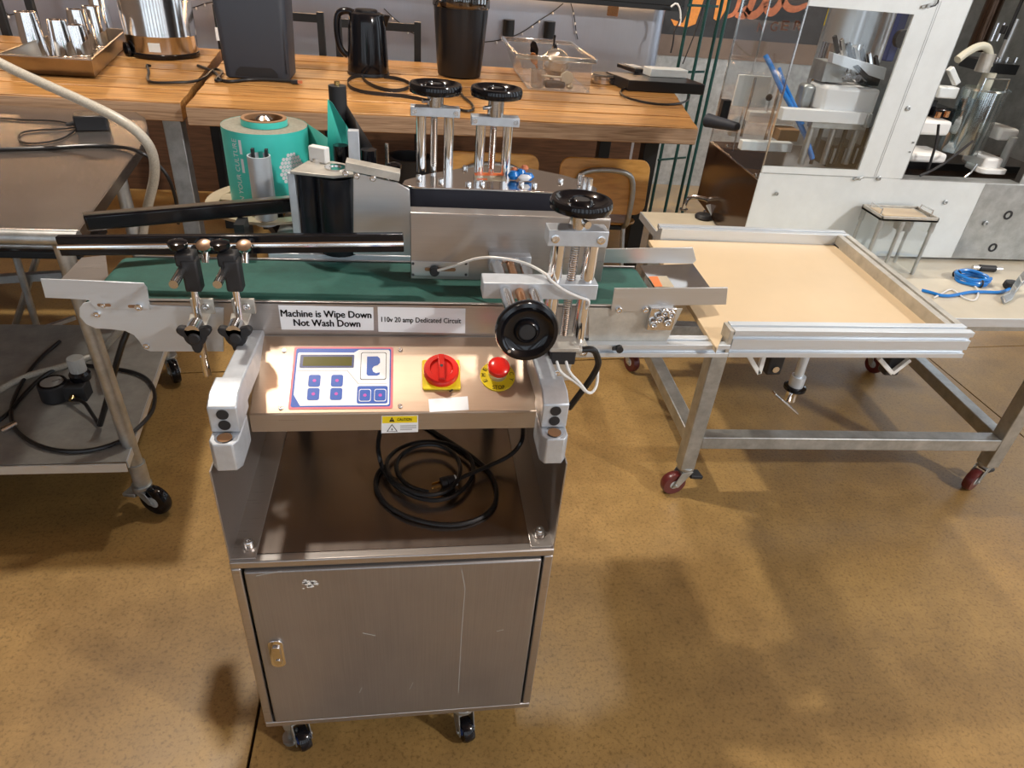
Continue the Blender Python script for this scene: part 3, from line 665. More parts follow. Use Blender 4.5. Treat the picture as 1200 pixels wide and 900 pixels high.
b = MB(); b.box((q.x-.055, YC-.045, .905), (q.x+.015, YC-.010, .950)); fb2 = b.build('column_bracket', 'steel_light', fb, bevel=.002)
b = MB()
for dx in (-.042, -.012): screw(b, (q.x+dx, YC-.045, .925), (0, -1, 0), .006, .003)
b.split('bracket_bolt', 'screw', fb)
# horizontal slide: crossblock, two rods and spindle running towards the viewer, upright handwheel
L_, R_ = Y(566, 338, YC-.020), Y(699, 350, YC-.020)
MB().box((L_.x, YC-.020, mid.z-.015), (R_.x, YC+.024, mid.z+.017)).build('crossblock', 'alu_block', mc, bevel=.002)
rb = Y(598, 283, HY); zz = mid.z
b = MB(); b.box((rb.x-.042, HY-.022, zz-.016), (rb.x+.042, HY, zz+.016)); bl = b.build('slide_block', 'alu_block', mc, bevel=.0015)
b = MB()
for dx in (-.012, .012): screw(b, (rb.x+dx, HY-.022, zz+.009), (0, -1, 0), .006, .003)
b.split('block_screw', 'screw', bl)
wc = Y(617, 387, .972); 
for dx, r, m in ((-.028, .0115, 'polished'), (0, .0085, 'copper'), (.028, .0115, 'polished')):
    b = MB(); b.cyl((rb.x+dx, HY-.012, zz), (rb.x+dx*.9+.004, .998, zz), r); b.build('slide_rod' if r > .01 else 'slide_spindle', m, mc)
b = MB(); b.box((rb.x-.040, .992, zz-.020), (rb.x+.044, 1.010, zz+.018)); b.build('slide_end_block', 'alu_tan', mc, bevel=.002)
handwheel(mc, (wc.x, .972, zz), (0, -1, .10), .0535)
b = MB(); b.cyl((wc.x, .980, zz), (wc.x, .994, zz), .016); b.build('wheel_collar', 'polished', mc)
# thin sensor cable
pts = [Y(513, 317, HY-.016), Y(535, 311, 1.235), Y(556, 303, 1.21), Y(575, 301, 1.19), Y(605, 305, 1.17), Y(625, 312, 1.16), Y(645, 325, 1.125), Y(640, 320, 1.112), Y(643, 327, 1.108), Y(660, 340, 1.106), Y(680, 349, 1.108), Y(692, 352, 1.112), Y(686, 362, 1.125)]
MB().tube(pts, .0028, 8, smooth=2).build('sensor_cable', 'white_plastic', mc)
# sensor head and its white leads beside the right clamp
h = Y(660, 424, 1.06)
b = MB(); b.box((h.x-.026, 1.055, h.z-.004), (h.x+.022, 1.10, h.z+.026)); se = b.build('sensor_head', 'rubber', mc, bevel=.003)
b = MB(); b.box((h.x-.030, 1.052, h.z+.026), (h.x+.026, 1.10, h.z+.034)); b.cyl((h.x+.022, 1.075, h.z+.018), (h.x+.036, 1.075, h.z+.018), .008); b.build('sensor_plate', 'alu_tan', se, bevel=.001)
for k in (0, 1):
    p0 = V((h.x-.014+.018*k, 1.057, h.z+.004))
    MB().tube([p0, p0+V((.006, -.014, -.018)), Y(676+3*k, 448, 1.05), Y(690, 463, 1.06), Y(699, 455, 1.09), Y(701, 435, 1.12), Y(698, 418, 1.14)], .003, 8, smooth=2).build('sensor_lead', 'white_plastic', se)
MB().tube([V((h.x+.034, 1.075, h.z+.018)), V((h.x+.06, 1.075, h.z+.020)), Y(700, 418, 1.08), Y(702, 428, 1.085), Y(690, 448, 1.09), Y(676, 466, 1.10), Y(667, 478, 1.11)], .0065, 10, smooth=2).build('sensor_hose', 'cable_black', se)
# outfeed: side plate, two guide plates, slide plate with sticker
b = MB(); b.prism(fp([(690, 361), (775, 363), (800, 362), (780, 402), (690, 402)], BY0-.006), (0, .003, 0)); b.build('outfeed_side_plate', 'alu_tan', mc)
b = MB(); b.prism(fp([(720, 338), (853, 337), (851, 357), (790, 358), (776, 366), (716, 365)], BY0-.010), (0, .003, 0)); gp = b.build('outfeed_guide', 'steel_light', mc, bevel=.0006)
b = MB()
for x, y in ((725, 363), (756, 363)): screw(b, Y(x, y, BY0-.0105), (0, -1, 0), .007, .005)
b.split('bolt', 'screw', gp)
b = MB(); q = Y(772, 372, BY0-.02)
for dx, dz in ((0, 0), (.018, -.008), (-.010, -.012), (.008, .014), (.022, .010)): screw(b, q+V((dx, 0, dz)), (0, -1, 0), .009, .010)
b.box((q.x-.02, BY0-.02, q.z-.03), (q.x+.035, BY0-.006, q.z+.02)); b.build('roller_adjuster', 'polished', mc, bevel=.001)
b = MB(); b.prism([Y(x, y, BY1+.002) for x, y in ((690, 292), (812, 290), (816, 305), (812, 309), (690, 308))], (0, .003, 0)); b.build('outfeed_guide', 'steel_light', mc, bevel=.0006)
b = MB(); b.prism([Z(750, 311, BZ-.002), Z(812, 309, 1.012), Z(833, 338, 1.012), Z(768, 339, BZ-.002)], (0, 0, -.002)); sl = b.build('slide_plate', 'polished', mc)
def sq(x, y): return Z(x, y, BZ-.004)
b = MB(); b.prism([sq(x, y)+V((0, 0, .003)) for x, y in ((759, 325.5), (781, 325), (790, 338), (767, 338))], (0, 0, .0004)); b.build('warning_sticker', 'beige', sl, smooth=False)
b = MB(); b.prism([sq(x, y)+V((0, 0, .0038)) for x, y in ((760, 326), (770, 325.8), (776, 337.5), (767, 337.5))], (0, 0, .0003)); b.build('sticker_print', 'orange', sl, smooth=False)

# label path: peel plate, drive roller, nip rollers, platter
b = MB(); b.prism([Y(x, y, 1.33) for x, y in ((414, 202), (465, 214), (480, 222), (483, 300), (414, 298))], (.0, .004, 0)); pp = b.build('peel_plate', 'steel_light', mc, bevel=.001)
b = MB(); b.obox(Y(437, 204, 1.33)+V((0, .01, .006)), (V((.985, .0, -.17)), V((0, 1, 0)), V((.17, 0, .985))), (.052, .016, .008)); b.build('peel_cap', 'alu_tan', pp, bevel=.001)
b = MB()
for x, y in ((405, 203), (418, 206), (437, 209)): screw(b, Y(x, y, 1.322), (0, -1, 0), .006, .004)
b.split('cap_screw', 'screw', pp)
dq = Y(392, 205, 1.385); dzb = 1.04; dzt = dq.z
b = MB(); b.cyl((dq.x, 1.40, dzb), (dq.x, 1.40, dzt-.004), .040); dd = b.build('drive_roller', 'roller', mc)
b = MB(); b.cyl((dq.x-.055, 1.415, dzb), (dq.x-.055, 1.415, dzt-.004), .026); b.build('idler_roller', 'roller', dd)
b = MB(); b.prism([(dq.x-.085, 1.38, dzt), (dq.x-.06, 1.455, dzt), (dq.x-.01, 1.46, dzt), (dq.x+.05, 1.43, dzt), (dq.x+.045, 1.38, dzt), (dq.x, 1.36, dzt), (dq.x-.05, 1.372, dzt)], (0, 0, .006)); b.build('roller_cover', 'alu_tan', dd, bevel=.001)
b = MB(); b.lathe([(.022, 0), (.022, .003), (.012, .003), (.012, .001), (0, .001)], (dq.x, 1.41, dzt+.006)); b.build('bearing', 'polished', dd)
b = MB(); b.box((dq.x-.092, 1.385, 1.02), (dq.x-.078, 1.40, dzt)); b.build('roller_post', 'alu_block', dd, bevel=.001)
b = MB(); b.obox(V((dq.x-.035, 1.45, dzt+.022)), (V((.9, -.43, 0)), V((.43, .9, 0)), V((0, 0, 1))), (.020, .009, .016)); b.build('tension_block', 'white_plastic', dd, bevel=.003)
b = MB(); b.cyl((dq.x-.04, 1.45, dzt+.004), (dq.x-.04, 1.45, dzt+.014), .010); b.build('tension_pin', 'screw', dd)
tp_ = Y(395, 100, 1.60); b = MB(); b.cyl((tp_.x, 1.60, 1.05), (tp_.x, 1.60, tp_.z), .019); gr = b.build('guide_roller', 'rubber', mc); gr['label'] = 'tall black guide roller'
b = MB(); b.cyl((tp_.x, 1.60, tp_.z), (tp_.x, 1.60, tp_.z+.008), .006); b.build('roller_pin', 'brass', gr)
b = MB(); q = Y(414, 152, 1.47); b.box((q.x-.011, 1.46, 1.05), (q.x+.011, 1.478, q.z)); b.build('standing_bar', 'alu_block', mc, bevel=.001)
for x, y, yy, r in ((399, 170, 1.50, .016), (432, 175, 1.50, .017)):
    q = Y(x, y, yy); b = MB(); b.cyl((q.x, yy, 1.05), (q.x, yy, q.z), r); b.build('nip_roller', 'gloss_black', mc)
q = Y(453, 168, 1.52); b = MB(); b.cyl((q.x, 1.52, 1.06), (q.x, 1.52, q.z), .004); b.build('thin_rod', 'polished', mc)
q = Y(462, 200, 1.50); b = MB(); b.lathe([(.004, 0), (.016, .004), (.016, .014), (.006, .018)], (q.x, 1.50, q.z), n=10); b.cyl((q.x, 1.5, 1.06), (q.x, 1.5, q.z), .006); b.build('tension_knob', 'gloss_black', mc, bevel=.001)
# steel base plate behind the belt carrying all that, on the frame
b = MB(); b.box((-.30, BY1+.004, 1.018), (.40, 1.66, 1.040)); b.build('label_base', 'alu', mc, bevel=.002)
b = MB(); b.box((-.10, BY1+.002, .95), (.30, BY1+.06, 1.02)); b.box((-.27, 1.315, .652), (-.24, 1.33, .96)); b.box((.17, 1.315, .652), (.20, 1.33, .96)); b.build('rear_support', 'dark_steel', mc)
# platter with three spokes and its rim
PC = V((-.325, 1.625, 1.062)); R0 = .150
b = MB()
n = 60; ring = []
for i in range(n): a = 2*PI*i/n; ring.append((math.cos(a), math.sin(a)))
vs = []; fs = []
for r, z in ((R0, 0), (R0, .006), (R0*.80, .006), (R0*.80, 0)):
    vs += [PC+V((r*x, r*y, z)) for x, y in ring]
for k in range(4):
    k2 = (k+1) % 4
    for i in range(n): fs.append((k*n+i, k*n+(i+1) % n, k2*n+(i+1) % n, k2*n+i))
b.add(vs, fs)
for k in range(5): a = .5+2*PI*k/5; d = V((math.cos(a), math.sin(a), 0)); b.bar(PC+V((0, 0, .003)), PC+d*R0*.82+V((0, 0, .003)), .045, .005, (0, 0, 1))
b.cyl(PC, PC+V((0, 0, .006)), .055)
pt = b.build('label_platter', 'beige', mc)
b = MB(); b.cyl(PC-V((0, 0, .05)), PC, .018); b.bar(PC+V((0, 0, -.045)), (-.25, 1.45, 1.02), .05, .02); b.build('platter_arm', 'dark_steel', pt)
b = MB(); b.cyl(PC, PC+V((0, 0, .175)), .012); b.lathe([(.012, .175), (.020, .178), (.020, .19), (.010, .197)], PC, n=8); b.build('platter_spindle', 'polished', pt)
b = MB(); q = Y(303, 182, 1.505); 
n = 30; vs = []
for r, z in ((.024, 1.055), (.024, q.z), (.021, q.z), (.021, 1.055)): vs += [V((q.x+r*math.cos(PI/2+.22+i*2*PI*.93/(n-1)), 1.505+r*math.sin(PI/2+.22+i*2*PI*.93/(n-1)), z)) for i in range(n)]
b.add(vs, [(k*n+i, k*n+i+1, ((k+1) % 4)*n+i+1, ((k+1) % 4)*n+i) for k in range(4) for i in range(n-1)]); b.build('web_tube', 'alu', mc)
b = MB()
for dx in (-.014, .014): b.obox((q.x+dx, 1.518, q.z), ((1, 0, 0), (0, 1, 0), (0, 0, 1)), (.003, .006, .010))
b.split('tube_clip', 'ink', mc)

# the roll of labels on the platter and the web it feeds
lr = thing('label_roll', 'roll of teal printed labels standing on the machine platter, wound on a cardboard core', 'label roll', PC+V((0, 0, .006)))
zr0, zr1, RR = PC.z+.0065, PC.z+.178, .092
RC = V((PC.x, PC.y, 0))
b = MB(); b.lathe([(RR, 0), (RR, zr1-zr0)], RC+V((0, 0, zr0)), n=64); b.f = b.f[:64]; b.build('printed_film', 'teal', lr)
b = MB(); n = 64; b.lathe([(.050, 0.0), (RR-.0004, 0.0), (RR-.0004, zr1-zr0-.0004), (RR-.012, zr1-zr0+.001), (RR-.024, zr1-zr0-.0002), (.050, zr1-zr0), (.050, 0.0)], RC+V((0, 0, zr0)), n=n)
b.f = b.f[:n*6]; b.build('wound_paper', 'paper_edge', lr)
b = MB(); b.lathe([(.040, 0), (.049, 0), (.049, zr1-zr0+.014), (.048, zr1-zr0+.015), (.041, zr1-zr0+.015), (.040, zr1-zr0+.014), (.040, 0)], RC+V((0, 0, zr0)), n=40); b.f = b.f[:40*6]; b.build('core', 'card', lr)
b = MB(); b.lathe([(.0492, zr1-zr0), (.0496, zr1-zr0), (.0496, zr1-zr0+.013), (.0492, zr1-zr0+.013)], RC+V((0, 0, zr0)), n=40, cap=False); b.build('core_film', 'teal', lr)
def on_roll(a, z, lift=.0006): return V((RC.x+(RR+lift)*math.sin(a), RC.y-(RR+lift)*math.cos(a), z))
def roll_mark(name, polys, m):
    b = MB()
    for p in polys:
        k = len(b.v); b.v += [on_roll(a, z) for a, z in p]; b.f.append([k+i for i in range(len(p))])
    return b.build(name, m, lr, smooth=False)
def roll_text(body, a_c, z_c, length, hgt, name):      # lettering that runs up the roll
    cu = bpy.data.curves.new('t', 'FONT'); cu.body = body; cu.resolution_u = 2; t = bpy.data.objects.new('t', cu); COL.objects.link(t)
    me0 = bpy.data.meshes.new_from_object(t.evaluated_get(bpy.context.evaluated_depsgraph_get()))
    vs = [p.co.copy() for p in me0.vertices]; fs = [list(p.vertices) for p in me0.polygons]; bpy.data.objects.remove(t); bpy.data.curves.remove(cu); bpy.data.meshes.remove(me0)
    x0, x1 = min(p.x for p in vs), max(p.x for p in vs); y0, y1 = min(p.y for p in vs), max(p.y for p in vs)
    b = MB(); b.add([on_roll(a_c-((p.y-y0)/(y1-y0)-.5)*hgt/RR, z_c+((p.x-x0)/(x1-x0)-.5)*length) for p in vs], fs); return b.build(name, 'white', lr, smooth=False)
zc = (zr0+zr1)/2
roll_text('ON YOUR CULTURE', -.60, zc-.004, .150, .013, 'lettering')
for z_, l_ in ((zr1-.030, .030), (zc+.016, .030)): roll_mark('print_bar', [[(-.47, z_-l_/2), (-.40, z_-l_/2), (-.40, z_+l_/2), (-.47, z_+l_/2)]], 'white')
ps = []
for j in range(9):            # the round emblem of pale scales
    for i in range(9):
        dx, dz = (i-4)*.0075+(.0037 if j % 2 else 0), (j-4)*.0080
        if (dx/.027)**2+(dz/.036)**2 < 1.0:
            a0 = .74+dx/RR; ps.append([(a0+.0038*math.cos(t)/RR, zc+.008+dz+.0038*math.sin(t)*1.15) for t in [2*PI*k/7+j for k in range(7)]])
roll_mark('emblem', ps, 'white')
web = [V((RC.x+RR*math.cos(t), RC.y+RR*math.sin(t), zr0)) for t in (.9, .6, .3)]
web += [V((RC.x+.115, RC.y+.005, zr0)), V((RC.x+.16, 1.59, zr0)), V((tp_.x-.03, 1.575, zr0)), V((tp_.x-.005, 1.584, zr0)), V((tp_.x+.010, 1.586, zr0)), V((tp_.x+.05, 1.55, zr0)), V((tp_.x+.085, 1.51, zr0))]
h = [zr1-zr0]*10
b = MB(); vs = []; fs = []
tops = [zr1, zr1, zr1, zr1-.01, zr1-.03, zr1-.045, zr1+.01, zr1+.01, zr1-.02, zr1-.055]
for p, t_ in zip(web[:6], tops[:6]): vs += [p, V((p.x, p.y, t_))]
for i in range(5): fs.append((2*i, 2*i+2, 2*i+3, 2*i+1))
b.add(vs, fs)
w = b.build('label_web', 'teal_dark', lr); so = w.modifiers.new('thickness', 'SOLIDIFY'); so.thickness = .0006
# the part of the web that climbs round the tall roller, pale green outside, black backing past it
b = MB(); pA = [Y(384, 205, 1.585), Y(384, 116, 1.585), Y(389, 120, 1.585), Y(408, 150, 1.56), Y(411, 200, 1.54)]
b.add(pA, [(0, 1, 2, 3, 4)]); w = b.build('label_web', 'teal', lr); w['label'] = 'strip of green film rising to the tall roller'; so = w.modifiers.new('thickness', 'SOLIDIFY'); so.thickness = .0006
b = MB(); pA = [Y(386, 114, 1.615), Y(401, 114, 1.615), Y(439, 176, 1.52), Y(437, 200, 1.52), Y(410, 160, 1.57)]
b.add(pA, [(0, 1, 2, 3, 4)]); w = b.build('backing_web', 'ink', lr); w['label'] = 'black backing strip behind the tall roller'; so = w.modifiers.new('thickness', 'SOLIDIFY'); so.thickness = .0006
# ------------------------------------------------------------------ work table on casters at the right
def extrusion(b, p0, p1, h, w, up=(0, 0, 1), out=1):
    """T-slot aluminium profile: grooved outer face and top, along p0-p1 (the bottom outer edge)"""
    p0, p1 = V(p0), V(p1); d = (p1-p0).normalized(); upv = V(up); o = d.cross(upv)*out   # o: outwards
    g = .0045
    prof = [(0, 0)]
    k = 2 if h > .05 else 1
    for i in range(k):
        c = h*(i+.5)/k; prof += [(0, c-g), (-.007, c-g), (-.007, c+g), (0, c+g)]
    prof += [(0, h), (-w/2+g, h), (-w/2+g, h-.007), (-w/2-g, h-.007), (-w/2-g, h), (-w, h), (-w, 0)]
    b.prism([p0+o*a+upv*z for a, z in prof], p1-p0); return b
TZ = .7335
wt = thing('rolling_work_table', 'cream topped work table with square steel legs on red casters, carrying the bottling machine', 'table', (1.75, 2.1, 0))
MB().box((.93, 1.70, TZ-.010), (2.75, 2.60, TZ)).build('tabletop', 'cream_top', wt, bevel=.002)
b = MB(); b.box((.93, 1.695, TZ-.030), (2.75, 1.70, TZ-.001)); b.box((.925, 1.695, TZ-.030), (.93, 2.60, TZ-.001)); b.build('edge_strip', 'alu', wt)
MB().box((.93, 1.702, TZ-.048), (2.75, 1.75, TZ-.030)).build('apron', 'galv', wt)
LEG = [((.952, 1.728), (.16, .06)), ((2.14, 1.70), (.12, .9)), ((.985, 2.52), None), ((2.20, 2.50), None)]
for k, ((x, y), c) in enumerate(LEG):
    l = MB().box((x-.026, y-.026, .118), (x+.026, y+.026, TZ-.048)).build('leg', 'galv', wt, bevel=.003)
    cc_ = caster(l, (x-.030, y-.006, 0) if k < 2 else (x+.012, y+.02, 0), .046, .030, .122, -1.42 if k == 0 else (-1.15 if k == 1 else .3), 'wheel_red', 'galv', 'wheel_grey', 'rubber')
def beam(p0, p1, w=.05, h=.05): return MB().bar(p0, p1, w, h).build('stretcher', 'galv', wt, bevel=.003)
beam((.978, 1.728, .238), (2.114, 1.70, .222)); beam((.955, 1.754, .238), (.982, 2.494, .238)); beam((2.145, 1.726, .222), (2.195, 2.474, .222)); beam((1.01, 2.52, .238), (2.17, 2.50, .222))
# drain with a clamped valve under it
dv = thing('drain_valve', 'chrome drain pipe with butterfly clamp valve hanging under the work table', 'valve', (1.165, 1.9, .45))
q0, q1 = Y(938, 425, 1.9), Y(931, 455, 1.9)
b = MB(); b.cyl(q1, (q0.x, 1.9, TZ-.012), .016); b.cyl(q1+V((0, 0, .01)), q1+V((0, 0, .055)), .026); b.build('pipe', 'alu', dv)
b = MB(); b.lathe([(.030, -.009), (.040, -.005), (.040, .005), (.030, .009)], q1+V((0, 0, .004))); b.build('clamp_ring', 'gloss_black', dv)
b = MB(); b.lathe([(.012, 0), (.022, .005), (.022, .035), (.028, .048)], q1-V((0, 0, .055))); b.build('valve_body', 'chrome', dv)
b = MB(); b.obox(q1+V((-.030, -.02, -.050)), (V((.8, 0, -.6)), V((0, 1, 0)), V((.6, 0, .8))), (.075, .014, .004)); b.build('valve_handle', 'polished', dv, bevel=.002)

# ------------------------------------------------------------------ accumulation tray at the outfeed
tr = thing('collecting_tray', 'cream board tray framed by grooved aluminium rails at the outfeed of the labelling machine', 'tray', (.93, 1.45, .92))
ZB0, ZR = .920, .985
fl_, fr_, br_, bl_ = V((.664, 1.155, 0)), V((1.222, 1.153, 0)), V((1.258, 1.765, 0)), V((.69, 1.775, 0))
def at(p, z): return V((p.x, p.y, z))
b = MB(); b.prism([Z(760, 281, .955), (1.225, 1.735, .955), (1.19, 1.19, .955), V((.655, 1.185, .955)), Z(840, 409, .955)], (0, 0, -.012)); b.build('board', 'cream', tr, bevel=.001)
b = MB(); b.prism([at(p, .943) for p in (V((.70, 1.19, 0)), V((1.19, 1.19, 0)), V((1.22, 1.74, 0)), V((.70, 1.74, 0)))], (0, 0, -.02)); b.build('tray_base', 'galv', tr)
b = MB(); extrusion(b, at(fl_, ZB0), at(fr_, ZB0), .065, .042); b.build('front_rail', 'alu', tr, bevel=.0006)
b = MB(); extrusion(b, at(br_, ZB0), at(bl_, ZB0), .065, .042); b.build('back_rail', 'alu', tr, bevel=.0006)
b = MB(); extrusion(b, at(fr_+V((0, .042, 0)), ZB0), at(br_+V((0, -.042, 0)), ZB0), .065, .042); b.build('side_rail', 'alu_tan', tr, bevel=.0006)
q = Y(679, 412, 1.155); b = MB(); extrusion(b, (q.x, 1.155, ZB0), (fl_.x-.001, 1.155, ZB0), .030, .042); er = b.build('extension_rail', 'alu', tr, bevel=.0006)
q = Y(725, 407.5, 1.152); b = MB(); b.cyl(q, q+V((0, -.010, 0)), .0075); b.cyl(q+V((-.014, -.004, 0)), q+V((0, -.004, 0)), .004, n=10); b.build('knob', 'rubber', tr)
b = MB(); b.bar((.69, 1.742, .957), (1.225, 1.732, .957), .012, .004); b.bar((1.195, 1.19, .957), (1.222, 1.735, .957), .012, .004); b.build('seal', 'rubber', tr)
b = MB(); b.box((.655, 1.157, .925), (.664, 1.197, .983)); b.build('rail_end', 'alu_tan', tr, bevel=.001)
def vbracket(pts, y, name):
    b = MB(); P = [Y(x, yy, y) for x, yy in pts]
    for i in range(len(P)-1): b.bar(P[i], P[i+1], .010, .010, (0, 1, 0))
    return b.build(name, 'white_plastic', tr, bevel=.001)
vbracket([(877, 416), (889, 437), (895, 416)], 1.20, 'bracket'); vbracket([(1066, 421), (1045, 437), (1030, 420)], 1.20, 'bracket')
for x, y in ((905, 428), (1043, 429)):
    q = Y(x, y, 1.225); b = MB(); b.box((q.x-.018, 1.21, q.z-.018), (q.x+.018, 1.24, .921)); k = b.build('clamp_knob', 'rubber', tr, bevel=.004)
    b = MB(); b.cyl(q+V((0, -.016, 0)), q+V((0, -.020, 0)), .008); b.build('knob_screw', 'polished', k)
for x in (.96, 1.2): MB().box((x-.02, 1.728, TZ), (x+.02, 1.758, .921)).build('support_post', 'alu_block', tr)
# a handle and its knob on the back left corner of the work table
ch = thing('clamp_handle', 'chrome loop handle with black star knob on the left back corner of the cream table', 'handle', Z(812, 250, TZ))
q0, q1 = Z(801, 246, TZ), Z(829, 249, TZ)
b = MB(); b.tube([q0, q0+V((.004, 0, .04)), q0+V((.018, 0, .058)), q1+V((-.014, 0, .058)), q1+V((0, 0, .036)), q1], .009, 10, smooth=2); b.build('loop', 'polished', ch)
for q in (q0, q1): MB().cyl(q, q+V((0, 0, .005)), .018).build('washer', 'polished', ch)
b = MB(); b.bar(Z(830, 240, TZ+.05), Z(838, 255, TZ+.012), .024, .006); b.build('strap_plate', 'alu', ch)
q = Z(824, 256, TZ); b = MB(); b.lathe([(.034, 0), (.038, .006), (.030, .018), (.010, .022)], q, n=10); b.build('star_knob', 'rubber', ch, bevel=.002)

# ------------------------------------------------------------------ clear dispenser box behind the tray
ds = thing('acrylic_box', 'clear acrylic box with steel corner rods and a tan tray lid behind the aluminium rail', 'box', (1.65, 2.02, TZ))
zt = .940; A_, B_, C_, D_ = Z(1036, 256, zt), Z(1099, 256, zt), Z(1065, 230, zt), Z(1004, 228, zt)
y0, y1 = (A_.y+B_.y)/2, (C_.y+D_.y)/2; y1 = min(y1, 2.145); x0, x1 = A_.x, B_.x
b = MB(); b.box((x0, y0, zt-.012), (x1, y1, zt-.004)); b.box((x0, y0, zt-.012), (x1, y0+.006, zt+.004)); b.box((x0, y1-.006, zt-.012), (x1, y1, zt+.004)); b.box((x0, y0, zt-.012), (x0+.006, y1, zt+.004)); b.box((x1-.006, y0, zt-.012), (x1, y1, zt+.004))
lid = b.build('lid', 'alu_tan', ds, bevel=.001)
MB().box((x0+.02, y0+.025, zt-.004), (x1-.03, y1-.02, zt)).build('lid_panel', 'cream', lid, bevel=.001)
for xx in (x0+.012, x1-.012): MB().tube([(xx, y0+.03, zt), (xx, y0+.03, zt+.02), (xx, y1-.03, zt+.02), (xx, y1-.03, zt)], .0025, 8).build('lid_handle', 'screw', lid)
for x in (x0+.008, (x0+x1)/2-.02, x1-.008):
    for y in (y0+.008, y1-.008):
        r = MB().cyl((x, y, TZ), (x, y, zt-.012), .006, n=10).build('corner_rod', 'galv', ds)
        MB().cyl((x, y, zt-.05), (x, y, zt-.012), .009, n=10).build('rod_socket', 'galv', r)
for p, q in (((x0, y0+.006, TZ+.004), (x1, y0+.009, zt-.014)), ((x0+.004, y0+.01, TZ+.004), (x0+.007, y1-.01, zt-.014)), ((x1-.007, y0+.01, TZ+.004), (x1-.004, y1-.01, zt-.014))):
    MB().box(p, q).build('acrylic_side', 'acrylic', ds)
b = MB(); b.cyl((x1-.05, y1-.03, zt-.07), (x1-.05, y1-.03, zt-.02), .030); b.build('spool', 'wheel_grey', ds)
b = MB(); b.cyl((x0+.05, y0+.05, TZ), (x0+.05, y0+.05, TZ+.03), .02); b.build('bottom_knob', 'rubber', ds)

# ------------------------------------------------------------------ things lying on the cream table top
bh = thing('blue_hose', 'coiled blue air hose with black ties on the cream table top', 'hose', Z(1137, 330, TZ))
c = Z(1137, 330, TZ); pts = []
for k in range(3*16): a = 2*PI*k/16; rr = .052+.004*math.sin(k*.7); pts.append(c+V((rr*math.cos(a)*1.1, rr*.85*math.sin(a), .006+.009*(k//16)+.002*math.sin(k*1.3))))
MB().tube(pts, .0055, 8, smooth=1).build('coil', 'blue_hose', bh)
MB().tube([Z(x, y, TZ+.006) for x, y in ((1080, 340), (1092, 343), (1104, 347), (1120, 346), (1136, 342), (1155, 342), (1172, 343), (1185, 338), (1205, 326))], .0055, 8, smooth=2).build('hose_tail', 'blue_hose', bh)
for a in (2.2, 4.7): 
    q = c+V((.056*math.cos(a), .044*math.sin(a), .012)); MB().tube([q+V((.012*math.cos(t)*math.cos(a), .012*math.cos(t)*math.sin(a), .014*math.sin(t))) for t in [2*PI*i/12 for i in range(12)]], .003, 6, closed=True).build('tie', 'rubber', bh)
wc_ = tag(MB().tube([Z(x, y, TZ+.004) for x, y in ((1094, 349), (1104, 344), (1114, 338), (1122, 343), (1130, 350), (1142, 353), (1147, 346), (1145, 337), (1138, 333))], .003, 8, smooth=2).build('grey_cable', 'white_plastic'), 'thin pale cable looped in front of the blue hose coil', 'cable')
q = Z(1156, 314, TZ+.012); cp_ = thing('air_coupler', 'black and steel air coupler behind the blue hose coil', 'coupler', Z(1156, 314, TZ))
MB().cyl(q+V((-.03, 0, 0)), q+V((.03, -.006, 0)), .012).build('body', 'rubber', cp_)
b = MB(); b.cyl(q+V((-.055, .004, 0)), q+V((-.03, 0, 0)), .008); b.cyl(q+V((.03, -.006, 0)), q+V((.055, -.01, 0)), .008); b.build('nipple', 'polished', cp_)
cw = thing('table_clamp', 'grey arm clamp with black knob at the right end of the cream table', 'clamp', Z(1180, 352, TZ))
b = MB(); pts = [Z(1177, 356, TZ+.004), Z(1185, 352, TZ+.006), Z(1191, 342, TZ+.02), Z(1198, 332, TZ+.05), Z(1212, 318, TZ+.08)]
b.ribbon(pts, (.006, .030, .012), .012); b.build('arm', 'galv', cw, bevel=.003)
q = Z(1183, 338, TZ); b = MB(); b.lathe([(.020, 0), (.026, .008), (.024, .024), (.010, .030)], q, n=10); b.build('knob', 'rubber', cw, bevel=.002)

# ------------------------------------------------------------------ bottling machine
fm = thing('bottling_machine', 'tall pale steel bottling machine with clear acrylic window and side on the work table', 'machine', (1.9, 2.5, TZ))
FYm = 2.16; xl, xr, ztop = 1.162, 2.62, 2.02; bk = 2.76
def fpn(pts, y=FYm): return [Y(x, yy, y) for x, yy in pts]
WX0, WX1, WZ0, WZ1 = xl+.004, 1.512, 1.056, 1.527; OX0, OX1, OZ0, OZ1 = 1.685, 2.155, 1.034, 1.60
b = MB(); b.box((xl, FYm, TZ+.012), (xr, FYm+.004, OZ0-.002)); b.build('lower_panel', 'white_panel', fm, bevel=.001)
b = MB(); b.box((xl+.002, FYm-.003, OZ0+.000), (OX0, FYm+.004, WZ0)); b.box((xl+.002, FYm-.003, WZ1), (OX0, FYm+.004, ztop)); b.box((WX1, FYm-.003, WZ0), (OX0, FYm+.004, WZ1))
fr2 = b.build('front_frame', 'white_panel', fm)
MB().box((WX0, FYm, WZ0), (WX1, FYm+.003, WZ1)).build('window_pane', 'acrylic', fm)
b = MB(); b.box((xl-.001, FYm-.003, WZ0), (xl+.0035, FYm+.0035, WZ1)); b.build('corner_edge', 'acrylic_edge', fm)
b = MB(); b.box((2.02, FYm-.001, TZ+.014), (xr, FYm, OZ0-.006)); b.build('painted_reflection', 'galv', fm)  # added grey sheet; its tone imitates a reflection on the lower panel
b = MB(); sx = WX1+.065
b.box((sx, FYm-.0036, WZ0-.02), (sx+.002, FYm-.002, WZ1+.04)); b.box((sx+.007, FYm-.0036, WZ0-.02), (sx+.009, FYm-.002, WZ1+.04)); b.box((xl+.01, FYm-.0036, OZ0-.001), (sx+.01, FYm-.002, OZ0+.001)); b.build('door_seam', 'galv', fr2)
